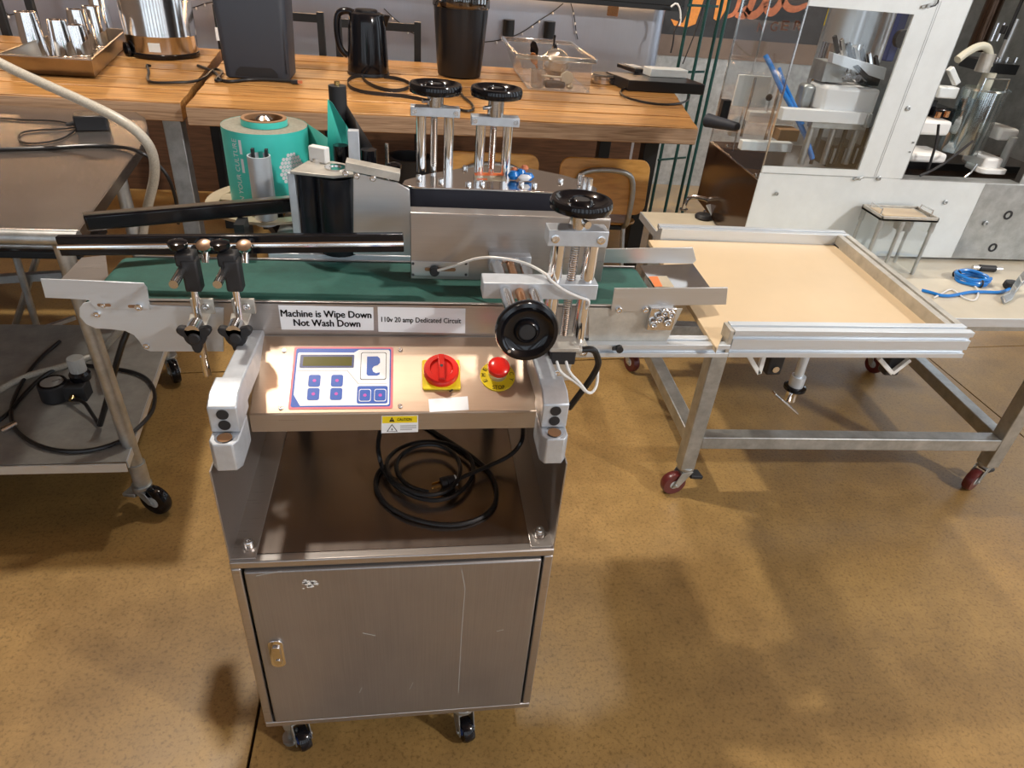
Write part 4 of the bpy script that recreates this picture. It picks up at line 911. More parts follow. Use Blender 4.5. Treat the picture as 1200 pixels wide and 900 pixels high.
for x, y, r in ((1064, 127, .008), (1070, 167, .003), (1066, 178, .003), (1030, 209, .008), (1108, 237, .008), (910, 227, .007), (1155, 262, .010)):
    q = Y(x, y, FYm-.004); b = MB(); screw(b, q, (0, -1, 0), r, .004); b.build('panel_screw', 'galv', fr2)
for x, y in ((1181, 252), (1163, 290)):
    q = Y(x, y, FYm); b = MB(); b.lathe([(.010, 0), (.017, 0), (.017, .003), (.010, .003), (.010, 0)], q+V((0, 0, 0)), (0, -1, 0), 24); b.build('grommet', 'rubber', fm)
for x, y in ((1006, 209), (1086, 7)):
    q = Y(x, y, FYm-.004); b = MB(); b.bar(q+V((-.018, 0, -.004)), q+V((.018, 0, .006)), .010, .008); b.cyl(q, q+V((0, -.010, 0)), .006); b.build('door_hinge', 'galv', fr2, bevel=.002)
MB().tube([Y(x, y, FYm-.008) for x, y in ((1090, 8), (1098, 6), (1101, -4), (1100, -15))], .002, 6, smooth=1).build('hinge_wire', 'ink', fr2)
b = MB(); b.box((OX1, FYm, OZ0-.002), (xr, FYm+.004, ztop)); b.box((OX0, FYm, OZ1), (OX1, FYm+.004, ztop)); b.build('right_panel', 'galv', fm)
b = MB(); b.box((OX0-.001, FYm-.002, OZ0-.003), (OX0+.004, FYm+.05, OZ1)); b.box((OX0, FYm-.002, OZ0-.003), (OX1, FYm+.05, OZ0)); b.build('opening_trim', 'galv', fm)
# body: dark polished side below, acrylic side above, deck, back and right walls
xb = xl+.103*(bk-FYm)
b = MB(); b.prism([(xl, FYm+.004, TZ+.012), (xb, bk, TZ+.012), (xb, bk, .985), (xl, FYm+.004, 1.005)], (.004, 0, 0)); b.build('side_panel', 'brown_steel', fm)
b = MB(); b.prism([(xl, FYm+.004, 1.006), (xb, bk, .986), (xb, bk, 1.60), (xl, FYm+.004, 1.60)], (.004, 0, 0)); b.build('side_pane', 'acrylic', fm)
b = MB(); b.bar((xl+.002, FYm+.004, 1.007), (xb+.002, bk, .987), .006, .004); b.bar((xb+.002, bk-.002, .986), (xb+.002, bk-.002, 1.6), .006, .005); b.bar((xl+.075, FYm+.4, 1.0), (xl+.075, FYm+.4, 1.6), .005, .004); b.build('pane_edge', 'acrylic_edge', fm)
b = MB(); b.prism([(xl+.004, FYm+.004, .990), (xr, FYm+.004, .990), (xr, bk-.01, .990), (xb+.004, bk-.01, .990)], (0, 0, -.02)); b.build('deck', 'brown_steel', fm)
b = MB(); b.box((xb+.35, bk-.006, .99), (xr, bk, ztop)); b.box((xr-.004, FYm, TZ+.012), (xr, bk, ztop)); b.build('back_panel', 'galv', fm)
for x, y in ((1.19, 2.2), (2.55, 2.2), (1.23, 2.56), (2.55, 2.56)): MB().box((x-.02, y-.02, TZ), (x+.02, y+.02, TZ+.014)).build('foot', 'rubber', fm)
def inn(x, y, d): return Y(x, y, FYm+d)
def ibox(name, x0, y0, x1, y1, d, dep, m, bevel=.002):
    p, q = inn(x0, y1, d), inn(x1, y0, d); return MB().box((p.x, p.y, p.z), (q.x, p.y+dep, q.z)).build(name, m, fm, bevel=bevel)
def icyl(name, x, y0, y1, r, d, m, n=24):
    p, q = inn(x, y1, d), inn(x, y0, d); return MB().cyl((p.x, p.y, p.z), (p.x, p.y, q.z), r, n=n).build(name, m, fm)
# behind the window
icyl('filling_tank', 985, -60, 50, .060, .26, 'steel_light'); icyl('tank_collar', 983, 48, 70, .068, .26, 'polished'); icyl('tank_body', 975, 72, 84, .062, .24, 'chrome')
icyl('valve_block', 962, 84, 100, .045, .20, 'polished'); icyl('copper_spring', 962, 72, 92, .018, .15, 'brass'); icyl('piston_cap', 968, 90, 106, .040, .18, 'roller')
q = inn(968, 102, .12)
ibox('white_drum', 960, 105, 1034, 133, .06, .12, 'white', .012); ibox('drum_tube', 934, 100, 958, 134, .12, .05, 'galv', .01)
b = MB(); p, q = inn(977, 62, .06), inn(1038, 82, .06); b.prism([inn(977, 62, .06), inn(1039, 80, .06), inn(1036, 94, .06), inn(975, 74, .06)], (0, .03, 0)); b.build('crank_plate', 'alu', fm, bevel=.001)
ibox('motor_block', 962, 74, 995, 96, .10, .08, 'galv'); ibox('gear_box', 1012, 82, 1036, 100, .09, .07, 'dark_steel')
b = MB(); b.prism([inn(1000, 78, .055), inn(1006, 76, .055), inn(1022, 92, .055), inn(1016, 96, .055)], (0, .02, 0)); b.build('link_arm', 'dark_steel', fm, bevel=.001)
for x, y in ((994, 90), (1006, 92)): q = inn(x, y, .05); MB().cyl(q, q+V((0, .02, 0)), .011).build('link_pin', 'chrome', fm)
icyl('side_cylinder', 1024, -40, 72, .022, .30, 'steel_light'); ibox('control_box', 1037, 12, 1068, 72, .32, .10, 'navy', .004)
for k in range(7): 
    b = MB(); p = inn(978+k*8, 42+k*4, .14); b.bar(p, p+V((.035, .01, -.05)), .010, .012); b.build('link_finger', 'polished' if k % 2 else 'dark_steel', fm, bevel=.001)
b = MB(); q = inn(1055, 45, .2); b.lathe([(.010, 0), (.028, 0), (.028, .02), (.010, .02)], q, (0, -1, 0)); b.build('pulley', 'dark_steel', fm)
ibox('yellow_tag', 966, 10, 971, 30, .19, .001, 'yellow', 0)
ibox('cross_rail', 915, 133, 1022, 141, .04, .03, 'white'); ibox('lower_rail', 868, 168, 930, 176, .16, .03, 'white_panel'); ibox('nozzle_rail', 950, 142, 1018, 150, .05, .03, 'galv')
for k, x in enumerate((938, 950, 964, 978, 990, 1003)): icyl('nozzle_tube', x, 148, 192, .007 if k % 2 else .011, .07+.02*(k % 3), 'dark_steel' if k % 2 else 'galv', 12)
ibox('clamp_block', 1013, 134, 1024, 150, .03, .03, 'galv'); ibox('base_channel', 968, 172, 1012, 196, .10, .12, 'dark_steel'); 
for k in range(3): ibox('base_slat', 973+k*13, 174, 981+k*13, 192, .09, .008, 'alu')
# behind the acrylic side
ibox('valve_panel', 858, 90, 905, 124, .38, .012, 'white_panel', .001); ibox('upright_plate', 898, 90, 911, 131, .30, .012, 'alu', .001)
q = inn(901, 114, .297); MB().lathe([(.004, 0), (.012, 0), (.012, .004), (.004, .004)], q, (0, -1, 0)).build('plate_eyelet', 'dark_steel', fm)
ibox('side_rail', 876, 134, 932, 143, .30, .04, 'white_panel'); ibox('carton', 911, 153, 938, 165, .26, .07, 'card'); ibox('small_box', 856, 150, 866, 160, .42, .04, 'white_panel')
ibox('deck_bracket', 843, 118, 858, 140, .50, .03, 'dark_steel'); icyl('side_rod', 895, 95, 170, .005, .25, 'polished', 10); icyl('side_rod', 868, 90, 160, .005, .33, 'polished', 10)
MB().tube([inn(x, y, d) for x, y, d in ((897, 65, .24), (903, 76, .22), (910, 92, .20), (916, 105, .17), (926, 122, .14), (936, 142, .10), (946, 165, .09), (952, 186, .08))], .0085, 10, smooth=2).build('air_tube', 'blue_hose', fm)
MB().tube([inn(x, y, d) for x, y, d in ((913, 80, .22), (918, 95, .19), (926, 112, .16), (934, 128, .12), (941, 146, .09))], .006, 10, smooth=2).build('air_tube', 'blue_hose', fm)
q0, q1 = Y(829, 141, 2.66), Y(864, 149, 2.52); b = MB(); b.cyl(q0, q1, .026, .016, 24); b.build('discharge_spout', 'charcoal', fm)
q = V((xl+.004, 2.3, 1.0))
for x, y in ((886, 205), (852, 171)): q = PL(x, y, (xl, FYm, 1), V((.995, -.103, 0)).normalized()); MB().cyl(q, q+V((-.006, 0, 0)), .006).build('side_screw', 'polished', fm)
# in the open bay at the right
OB = .22
pts = [inn(1122, 70, .18), inn(1132, 62, .19), inn(1146, 54, .20), inn(1156, 54, .20), inn(1160, 62, .20), inn(1158, 78, .20)]
MB().tube(pts, .013, 14, smooth=2).build('bent_pipe', 'tan_pipe', fm)
icyl('pipe_socket', 1150, 62, 84, .024, .20, 'alu_tan'); icyl('riser_pipe', 1147, 84, 116, .022, .20, 'tan_pipe')
for x in (1161, 1168): icyl('guide_rod', x, 26, 48, .005, .23, 'chrome', 12)
icyl('slide_column', 1166, 20, 82, .010, .25, 'steel_light', 14); icyl('black_riser', 1178, -30, 46, .006, .22, 'rubber', 12); ibox('rod_stop', 1175, 30, 1182, 40, .21, .02, 'rubber')
ibox('star_table', 1158, 76, 1196, 86, .20, .16, 'dark_steel'); 
for x in (1165, 1177, 1187): q = inn(x, 78, .24); MB().cyl(q, q+V((0, 0, .03)), .006, n=10).build('table_pin', 'polished', fm)
MB().tube([inn(x, y, .18) for x, y in ((1145, 116), (1155, 92), (1183, 93), (1173, 120))], .004, 8).build('wire_frame', 'chrome', fm)
ibox('feed_bar', 1098, 103, 1126, 115, .16, .04, 'white_panel', .005); b = MB(); b.bar(inn(1113, 80, .15), inn(1121, 98, .15), .022, .02); b.build('feed_arm', 'white_panel', fm, bevel=.003)
for nm, x0, y0, x1, y1, d in (('star_wheel_guide', 1075, 143, 1118, 158, .12), ('star_wheel_guide', 1066, 181, 1112, 190, .07), ('bay_guide', 1168, 152, 1197, 165, .14), ('bay_guide', 1150, 186, 1178, 200, .08)):
    p, q = inn(x0, y1, d), inn(x1, y0, d); b = MB(); b.box((p.x, p.y, p.z), (q.x, p.y+.12, q.z)); b.build(nm, 'white_plastic', fm, bevel=.010)
q = inn(1178, 207, .04); b = MB(); b.prism(rrect((q.x-.03, q.y+.07, q.z), (1, 0, 0), (0, 1, 0), .11, .10, .02), (0, 0, .018)); b.build('end_guide', 'white_plastic', fm, bevel=.003)
icyl('guide_post', 1172, 160, 195, .014, .13, 'wheel_grey'); ibox('bay_block', 1080, 118, 1100, 135, .2, .1, 'dark_steel'); ibox('bay_motor', 1090, 128, 1122, 146, .17, .1, 'gloss_black', .008)
for x, y in ((1098, 138), (1108, 137)): q = inn(x, y, .15); MB().cyl(q, q+V((0, 0, .02)), .010, n=12).build('bay_bolt', 'copper', fm)
b = MB(); p = inn(1134, 182, .10); b.lathe([(.066, 0), (.066, .21), (.060, .215), (.060, .214), (.0645, .209), (.0645, 0)], (p.x, p.y+.06, p.z), n=32); b.build('bottle_guard', 'guard', fm)
b = MB(); b.box((p.x+.064, p.y+.03, p.z-.01), (p.x+.078, p.y+.036, p.z+.22)); b.build('guard_edge', 'acrylic_edge', fm); b = MB(); b.prism(rrect((p.x, p.y+.06, p.z+.214), (1, 0, 0), (0, 1, 0), .15, .13, .03), (0, 0, .004)); b.build('guard_top', 'acrylic', fm)
MB().tube([inn(x, y, .03) for x, y in ((1100, 146), (1098, 165), (1092, 185), (1086, 204))], .0045, 8, smooth=1).build('bay_wire', 'rubber', fm)
MB().tube([inn(x, y, .02) for x, y in ((1140, 165), (1122, 180), (1100, 196), (1078, 206))], .0045, 8, smooth=1).build('bay_wire', 'rubber', fm)
MB().tube([inn(x, y, .03) for x, y in ((1145, 192), (1138, 202), (1130, 208))], .003, 8).build('bay_wire', 'polished', fm)
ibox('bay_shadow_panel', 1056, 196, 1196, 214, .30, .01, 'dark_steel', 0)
icyl('painted_column', 1142, -80, 60, .030, .42, 'brown_steel')
# ------------------------------------------------------------------ timber tables
def plank_table(name, label, q, n, legs, z=.978, th=.074):
    """q: front-left, front-right, back-right, back-left corners; n planks run left to right"""
    t = thing(name, label, 'table', ((q[0][0]+q[1][0])/2, (q[0][1]+q[2][1])/2, 0))
    A, B, Cc, D = [V((x, y, 0)) for x, y in q]; w = ([1.0, .8, 1.25, .9, 1.1, .75, 1.3, 1.0, .85, 1.15, .95, 1.2, .8, 1.05]*2)[:n]; s = sum(w); f = 0
    for k in range(n):
        f0, f1 = f/s, (f+w[k])/s; f += w[k]; g = .0009
        p = [A+(D-A)*f0, B+(Cc-B)*f0, B+(Cc-B)*f1, A+(D-A)*f1]; dz = -.0016*((k*7) % 3)
        d = (D-A).normalized()*g; p = [p[0]+d, p[1]+d, p[2]-d, p[3]-d]
        b = MB(); b.prism([v+V((0, 0, z+dz)) for v in p], (0, 0, -th)); pl_ = b.build('plank', 'table_wood', t, bevel=.0015, seg=1)
        if k == 0: pl_.data.materials.clear(); pl_.data.materials.append(M['table_wood'])
    b = MB(); d = V((0, -.004, 0)); b.prism([A+d+V((0, 0, z-.006)), B+d+V((0, 0, z-.006)), B+d+V((0, 0, z-th+.004)), A+d+V((0, 0, z-th+.004))], (0, .004, 0)); b.build('front_edge', 'table_edge', t)
    for x, y, m in legs: MB().box((x-.036, y-.036, 0), (x+.036, y+.036, z-th)).build('leg', m, t, bevel=.003)
    b = MB(); 
    for x, y, m in legs: b.box((x-.12, y-.05, z-th-.006), (x+.05 if x > 0 else x+.04, y+.05, z-th))
    o = b.build('leg_plate', 'dark_steel', t)
    return t
plank_table('timber_table', 'thick timber high table at left carrying the baking tray and the steel urn', [(-2.9, 2.97), (-.915, 3.00), (-1.064, 4.38), (-3.0, 4.38)], 18, [(-.99, 3.12, 'galv'), (-1.10, 4.2, 'dark_steel'), (-2.7, 3.1, 'galv'), (-2.7, 4.2, 'dark_steel')])
plank_table('timber_table', 'long thick timber high table carrying the kettle, black canister and clear tub', [(-.88, 2.945), (1.275, 3.03), (1.55, 4.38), (-1.007, 4.38)], 18, [(-.81, 3.27, 'dark_steel'), (1.16, 3.30, 'dark_steel'), (-.88, 4.2, 'dark_steel'), (1.18, 4.2, 'dark_steel')])
TT = .978
# ------------------------------------------------------------------ bar counter behind
bc = thing('bar_counter', 'brushed steel bar counter lit from under its dark top behind the timber tables', 'counter', (-.8, 4.6, 0))
xe = 1.665
MB().box((-3.6, 4.84, .70), (xe-.10, 4.88, 1.325)).build('front_panel', 'bar_steel', bc); MB().box((-3.6, 4.842, 0), (xe-.02, 4.882, .70)).build('lower_panel', 'dark_timber', bc)
b = MB(); n = 12; o_ = []
for i in range(n+1): a = -PI/2+PI/2*i/n; o_.append((xe-.10+.10*math.cos(a), 4.94+.10*math.sin(a)))
b.prism([(x, y, 0) for x, y in o_]+[(xe-.04, 4.94, 0), (xe-.10, 4.88, 0)], (0, 0, 1.325)); b.build('rounded_end', 'bar_steel', bc)
MB().box((xe-.03, 4.94, 0), (xe, 5.34, 1.325)).build('end_panel', 'bar_steel', bc)
MB().box((-3.6, 4.66, 1.345), (xe+.03, 5.34, 1.395)).build('bar_top', 'dark_steel', bc, bevel=.004)
MB().box((-3.6, 4.825, 1.328), (xe-.10, 4.838, 1.343)).build('light_strip', 'led', bc)
b = MB(); q = Y(718, 13, 4.36); b.prism(rrect(q, (1, 0, 0), (0, 0, 1), .066, .050, .006), (0, -.006, 0)); so_ = b.build('socket_plate', 'copper', bc, bevel=.001)
for dx in (-.014, .014): MB().box((q.x+dx-.003, 4.832, q.z-.008), (q.x+dx+.003, 4.833, q.z+.010)).build('socket_slot', 'ink', so_)
for x, y in ((597, 27), (645, 29)):
    q = Y(x, y, 4.78); MB().cyl((q.x, 4.80, q.z-.08), (q.x, 4.80, q.z+.017), .036).build('pipe_stub', 'dark_steel', bc)
MB().box((-3.6, 4.66, 1.318), (xe+.03, 4.674, 1.345)).build('fascia', 'dark_steel', bc)
# strings of small lights on it
def string(pts, y, label, name='light_string'):
    P = [Y(a, b_, y) for a, b_ in pts]; t = thing(name, label, 'string lights', P[0])
    MB().tube(P, .003, 6, smooth=1).build('wire', 'rubber', t)
    for i, p in enumerate(P[1:-1]): MB().lathe([(0, 0), (.006, .004), (.006, .012), (0, .018)], p+V((0, -.004, -.018)), n=8).build('bulb', 'white_plastic', t)
    return t
string([(660, 4), (648, 14), (632, 24), (624, 30), (612, 38), (598, 44), (582, 48), (560, 50)], 4.825, 'string of tiny bulbs draped on the bar front behind the clear tub')
string([(669, 4), (672, 14), (674, 26), (675, 36), (677, 46)], 4.825, 'short string of bulbs hanging straight down the bar front')
string([(222, 10), (230, 8), (240, 4), (252, 2)], 4.825, 'string of bulbs on the bar front left of the black tower')
string([(450, 10), (460, 20), (470, 28), (478, 36), (486, 40)], 4.825, 'string of bulbs on the bar front right of the kettle')
string([(-4, 8), (6, 14), (10, 18), (22, 15), (40, 14)], 4.825, 'string of bulbs on the bar front above the baking tray')
# stools with black frames between table and bar
def stool(label, xa, xb, ztop, y):
    t = thing('bar_stool', label, 'stool', ((xa+xb)/2, y+.02, 0), 'black bar stools at the bar')
    for x in (xa, xb):
        MB().box((x-.020, y-.016, 0), (x+.020, y+.016, ztop)).build('leg', 'dark_steel', t, bevel=.002)
    for x in (xa, xb): MB().box((x-.016, 4.62, 0), (x+.016, 4.65, .74)).build('leg', 'dark_steel', t, bevel=.002)
    MB().box((xa, y-.012, ztop-.055), (xb, y+.012, ztop-.012)).build('back_rail', 'dark_steel', t, bevel=.002)
    MB().box((xa-.02, y-.02, .74), (xb+.02, 4.66, .77)).build('seat', 'dark_steel', t, bevel=.006)
    b = MB()
    for x in (xa, xb): b.bar((x, y, .3), (x, 4.635, .3), .02, .02)
    b.build('foot_rail', 'dark_steel', t)
    return t
s1 = stool('black steel bar stool behind the black tower', -1.072, -.513, 1.19, 4.46)
q = Y(256, 40, 4.44); MB().box((-1.094, 4.436, q.z-.033), (-1.05, 4.442, q.z+.033)).build('white_tag', 'white', s1)
stool('black steel bar stool behind the kettle', -.416, .036, 1.175, 4.46)
stool('black steel bar stool behind the baking tray', -2.20, -2.04, 1.22, 4.46)

# ------------------------------------------------------------------ things on the left timber table
bt = thing('baking_tray', 'tan metal baking tray full of upturned steel tumblers on the timber table', 'tray', (-1.75, 3.4, TT))
q = [Z(-30, 72, TT+.078), Z(107, 70, TT+.078), Z(148, 35, TT+.078), Z(-10, 36, TT+.078)]
q[3] = V((q[0].x-.05, q[2].y, TT+.078)); q[0].y = q[1].y
ci = sum(q, V((0, 0, 0)))/4
inn_ = [ci+(p-ci)*.93+V((0, 0, -.075)) for p in q]
b = MB(); k = 0; inn2 = [p+V((0, 0, .003)) for p in inn_]; q2 = [ci+(p-ci)*.985 for p in q]
b.add(q+inn_, [(i, (i+1) % 4, 4+(i+1) % 4, 4+i) for i in range(4)]+[(4, 5, 6, 7)]); b.add(q2+inn2, [(i, (i+1) % 4, 4+(i+1) % 4, 4+i) for i in range(4)]+[(7, 6, 5, 4)])
b.add(q+q2, [(i, (i+1) % 4, 4+(i+1) % 4, 4+i) for i in range(4)]); b.build('pan', 'gold_steel', bt)
b = MB()
for i in range(4): b.bar(q[i], q[(i+1) % 4], .008, .006)
b.build('rim', 'gold_steel', bt)
cups = [(44, 68, 11, 'tallest upturned steel tumbler at the left end of the baking tray'), (77, 68, 20, 'upturned steel tumbler second from left in the baking tray'), (96, 67, 26, 'short upturned steel tumbler at the front right of the tray'),
        (100, 60, 8, 'upturned steel tumbler behind the short one in the tray'), (117, 56, 4, 'upturned steel tumbler at the right of the baking tray'), (124, 48, -12, 'tall upturned steel tumbler at the back right of the tray')]
for x, y, yt, lab in cups:
    p = Z(x, y-2, TT+.004); h = Y(x-8, yt+3, p.y).z-p.z; h = max(.10, min(h, .25)); r = .058 if h > .13 else .051
    tag(MB().lathe([(r, 0), (r+.002, .002), (r+.001, .005), (r*.97, .008), (r*.76, h-.006), (r*.74, h), (r*.66, h), (r*.62, h-.006), (0, h-.006)], p, n=36).build('tumbler', 'chrome'), lab, 'tumbler', 'steel tumblers in the baking tray')
p = Z(193, 64, TT); ur = thing('steel_urn', 'large polished steel urn with a black base on the left timber table', 'urn', p)
r = .172
b = MB(); b.lathe([(r*.99, 0), (r, .004), (r, .020), (r*.97, .024)], p, n=48); b.build('base_ring', 'gloss_black', ur)
b = MB(); b.lathe([(r*.97, .022), (r*.985, .10), (r*.99, .102), (r*.985, .106), (r, .34), (r*.94, .37), (r*.4, .40), (0, .40)], p, n=56); b.build('body', 'polished', ur)
b = MB(); q = V((p.x+.0, p.y-r*.98, p.z+.055)); a = -.12
b.prism([V((p.x+r*.995*math.sin(t), p.y-r*.995*math.cos(t), p.z+z)) for t, z in ((-.10, .035), (.22, .035), (.22, .075), (-.10, .075))], (0, -.001, 0)); b.build('spec_label', 'white_panel', ur)
b = MB(); b.lathe([(.036, 0), (.036, .012), (.016, .018)], p+V((-r*.80, -r*.62, .03)), (-.8, -.6, 0)); b.build('tap_socket', 'gloss_black', ur)
cd = tag(MB().tube([Z(x, y, TT+.008) for x, y in ((176, 77), (171, 76), (175, 84), (172, 92), (176, 97), (200, 97), (228, 96), (240, 91), (246, 85), (252, 80), (262, 84), (256, 90), (251, 95), (262, 94))], .006, 8, smooth=2).build('urn_cord', 'cable_black'), 'black cord lying in loops before the steel urn', 'cord')
cd = tag(MB().tube([Z(x, y, TT+.008) for x, y in ((232, 77), (244, 81), (254, 86), (258, 94), (270, 96), (290, 93), (320, 94), (350, 96))], .007, 8, smooth=2).build('tower_cord', 'cable_black'), 'black cord along the foot of the black tower', 'cord')

# ------------------------------------------------------------------ things on the long timber table
a_, b_ = Z(264, 94, TT), Z(338, 92, TT); tw = thing('black_tower', 'tall charcoal plastic tower with a rounded notch at its foot beside the urn', 'appliance', (a_+b_)/2)
y0 = (a_.y+b_.y)/2; hw = .146; cx = (a_.x+b_.x)/2; H_ = .55
b = MB()
def ring(z, g): return rrect((cx, y0+.12, TT+z), (1, 0, 0), (0, 1, 0), 2*hw+g, .24+g, .03)
rings = [ring(0, -.01), ring(.004, 0), ring(H_-.03, .035), ring(H_, .01)]; nn = len(rings[0]); vs = sum(rings, [])
b.add(vs, [(k*nn+i, k*nn+(i+1) % nn, (k+1)*nn+(i+1) % nn, (k+1)*nn+i) for k in range(3) for i in range(nn)]+[list(range(nn))[::-1], list(range(3*nn, 4*nn))]); b.build('body', 'charcoal', tw)
b = MB(); pts = []
for i in range(13): a = PI*i/12; pts.append(V((cx-.098*math.cos(a) if True else 0, y0-.001, TT+.012+.040*min(1, 1.4*math.sin(a)))))
b.prism(pts, (0, -.002, 0)); b.build('foot_notch', 'ink', tw)
b = MB(); b.box((cx+hw-.012, y0-.004, TT+.03), (cx+hw-.004, y0+.02, TT+H_-.04)); b.build('corner_rib', 'charcoal', tw, bevel=.003)
b = MB(); q = Z(349, 96, TT+.012); b.bar(q+V((-.03, 0, 0)), q, .022, .016); b.build('cord_plug', 'ink', tw, bevel=.002); MB().box((q.x, q.y-.006, q.z-.006), (q.x+.02, q.y+.006, q.z+.006)).build('plug_tip', 'salmon', tw)
p = Z(432, 87, TT); kt = thing('electric_kettle', 'glossy black electric kettle with a loop handle on the long timber table', 'kettle', p)
b = MB(); b.lathe([(.088, 0), (.092, .004), (.094, .02), (.092, .06), (.084, .20), (.078, .245), (.074, .252), (.060, .258), (0, .262)], p, n=40); b.grow(1.11, p).build('body', 'gloss_black', kt)
b = MB(); b.lathe([(.095, 0), (.097, .003), (.095, .014)], p, n=40); b.grow(1.11, p).build('base', 'black', kt)
b = MB(); b.prism([p+V(v) for v in ((.062, -.022, .252), (.062, .022, .252), (.108, 0, .250))], (-.02, 0, -.05)); b.grow(1.11, p).build('spout', 'gloss_black', kt, bevel=.004)
MB().tube([p+V((x, 0, z)) for x, z in ((-.055, .250), (-.085, .258), (-.118, .250), (-.132, .225), (-.134, .17), (-.128, .12), (-.112, .088), (-.090, .075))], .014, 12, smooth=2).grow(1.11, p).build('handle', 'gloss_black', kt)
b = MB(); b.lathe([(.05, 0), (.05, .006), (.045, .010), (.0, .011)], p+V((0, 0, .258)), n=28); b.grow(1.11, p).build('lid', 'black', kt)
def strap(pts, lab, nm='strap'):
    P = [Z(x, y, TT+.001) for x, y in pts]
    for _ in range(3): P = chaikin(P)
    return tag(MB().ribbon(P, (0, 0, .016), .003).build(nm, 'rubber'), lab, 'strap')
strap([(447, 91), (420, 90), (407, 95), (408, 104), (424, 110), (452, 113), (478, 115), (505, 121)], 'outer loop of dark flat strap lying before the kettle')
strap([(424, 92), (430, 99), (445, 106), (462, 109), (478, 106), (482, 100), (468, 94), (450, 92)], 'inner loop of dark flat strap lying before the kettle')
p = Z(538, 88, TT); cn = thing('black_canister', 'tall glossy black canister with a smoked rim next to the kettle', 'canister', p)
b = MB(); b.lathe([(.098, 0), (.104, .004), (.110, .05), (.126, .26), (.128, .300)], p, n=48); b.f = b.f[:48*4]; b.lathe([(.104, .004), (.124, .298)], p, n=48); b.grow(1.11, p).build('body', 'black', cn)
b = MB(); b.lathe([(.132, .296), (.134, .300), (.132, .345), (.128, .36), (.05, .372), (0, .372)], p, n=48); b.grow(1.11, p).build('lid', 'smoke', cn)
b = MB(); b.lathe([(.120, .30), (.0, .315)], p, n=48); b.grow(1.11, p).build('coffee_disc', 'card', cn)
b = MB(); b.prism([V((p.x+.1145*math.sin(t), p.y-.1145*math.cos(t), p.z+z)) for t, z in ((.95, .02), (1.0, .02))]+[V((p.x+.134*math.sin(t), p.y-.134*math.cos(t), p.z+z)) for t, z in ((1.0, .29), (.95, .29))], (.0, -.001, 0)); b.grow(1.11, p).build('side_strip', 'charcoal', cn)
# clear tub with utensils
F0, F1 = Z(622, 109, TT), Z(692, 111, TT); zt = TT+.165
r0, r1, r2, r3 = Z(606, 63, zt), Z(699, 70, zt), Z(664, 39, zt), Z(588, 35, zt)
yb = (F0.y+F1.y)/2; x0, x1 = F0.x, F1.x; yk = yb+.34; ryf, ryk = (r0.y+r1.y)/2, (r2.y+r3.y)/2; rx0, rx1 = r0.x, r1.x; ryk = min(ryk, 4.35)
yb = max(yb, ryf+.015); yk = ryk-.015
tb_ = thing('clear_tub', 'clear plastic tub of kitchen utensils on the long timber table', 'tub', ((x0+x1)/2, (yb+yk)/2, TT))
def shell(b, lo, hi, z0, z1, ins, th=.003):
    P = [(lo[0], lo[1]), (hi[0], lo[1]), (hi[0], hi[1]), (lo[0], hi[1])]; Q = [(rx0+ins, ryf+ins), (rx1-ins, ryf+ins), (rx1-ins, ryk-ins), (rx0+ins, ryk-ins)]
    vs = [V((x, y, z0)) for x, y in P]+[V((x, y, z1)) for x, y in Q]; b.add(vs, [(3, 2, 1, 0)]+[(i, (i+1) % 4, 4+(i+1) % 4, 4+i) for i in range(4)])
b = MB(); shell(b, (x0, yb), (x1, yk), TT+.002, zt-.02, .012); b.build('wall', 'tub', tb_)
b = MB(); Q = [(rx0, ryf), (rx1, ryf), (rx1, ryk), (rx0, ryk)]
for i in range(4): 
    p, q = V((*Q[i], zt-.010)), V((*Q[(i+1) % 4], zt-.010)); b.bar(p, q, .016, .022)
b.build('rim', 'acrylic_edge', tb_, bevel=.003)
b = MB()
P = [(x0, yb), (x1, yb), (x1, yk), (x0, yk)]
for i in range(4): b.bar((*P[i], TT+.004), (*P[(i+1) % 4], TT+.004), .006, .005)
b.build('bottom_edge', 'acrylic_edge', tb_)
q = V(((x0+x1)/2-.01, yb+.11, TT+.125)); ld = thing('ladle', 'round steel ladle bowl inside the clear tub', 'ladle', q)
b = MB(); b.lathe([(0, -.046), (.022, -.041), (.038, -.026), (.046, 0), (.044, 0), (.036, -.024), (.02, -.038), (0, -.075)], q, (.1, -.5, .8), 32); b.lathe([(.046, 0), (.036, .022), (.012, .036), (0, .038)], q, (.1, -.5, .8), 32); b.grow(1.6, q).build('bowl', 'pearl', ld)
MB().tube([q+V((-.01, .02, .03)), q+V((-.01, .06, .07)), q+V((0, .10, .11))], .006, 8).build('handle', 'gloss_black', ld)
def utensil(name, lab, cat, base, tip, w, m, mt=None, w2=.012):
    p, q = V(base), V(tip); t = thing(name, lab, cat, p)
    b = MB(); b.bar(p, p+(q-p)*.6, w2, w2*.6); b.build('handle', mt or m, t, bevel=.002)
    a, bb, d = basis(q-p, (0, 1, 0)); b = MB(); o = p+(q-p)*.6; L_ = (q-p).length*.4
    b.prism([o+a*w*s+d*h for s, h in ((-.25, 0), (-.5, L_*.4), (-.35, L_*.85), (0, L_), (.35, L_*.85), (.5, L_*.4), (.25, 0))], bb*.006); b.build('blade', m, t, bevel=.002)
tx, ty = x0, yb
utensil('spatula', 'black spatula standing up at the left of the tub', 'spatula', (tx+.08, ty+.16, TT+.02), (tx+.02, ty+.11, TT+.215), .045, 'gloss_black')
utensil('serving_spoon', 'copper coloured spoon leaning left in the tub', 'spoon', (tx+.09, ty+.13, TT+.02), (tx+.015, ty+.08, TT+.165), .04, 'copper')
utensil('turner', 'black turner standing in the middle of the tub', 'turner', (tx+.16, ty+.19, TT+.02), (tx+.145, ty+.16, TT+.205), .035, 'gloss_black', 'chrome')
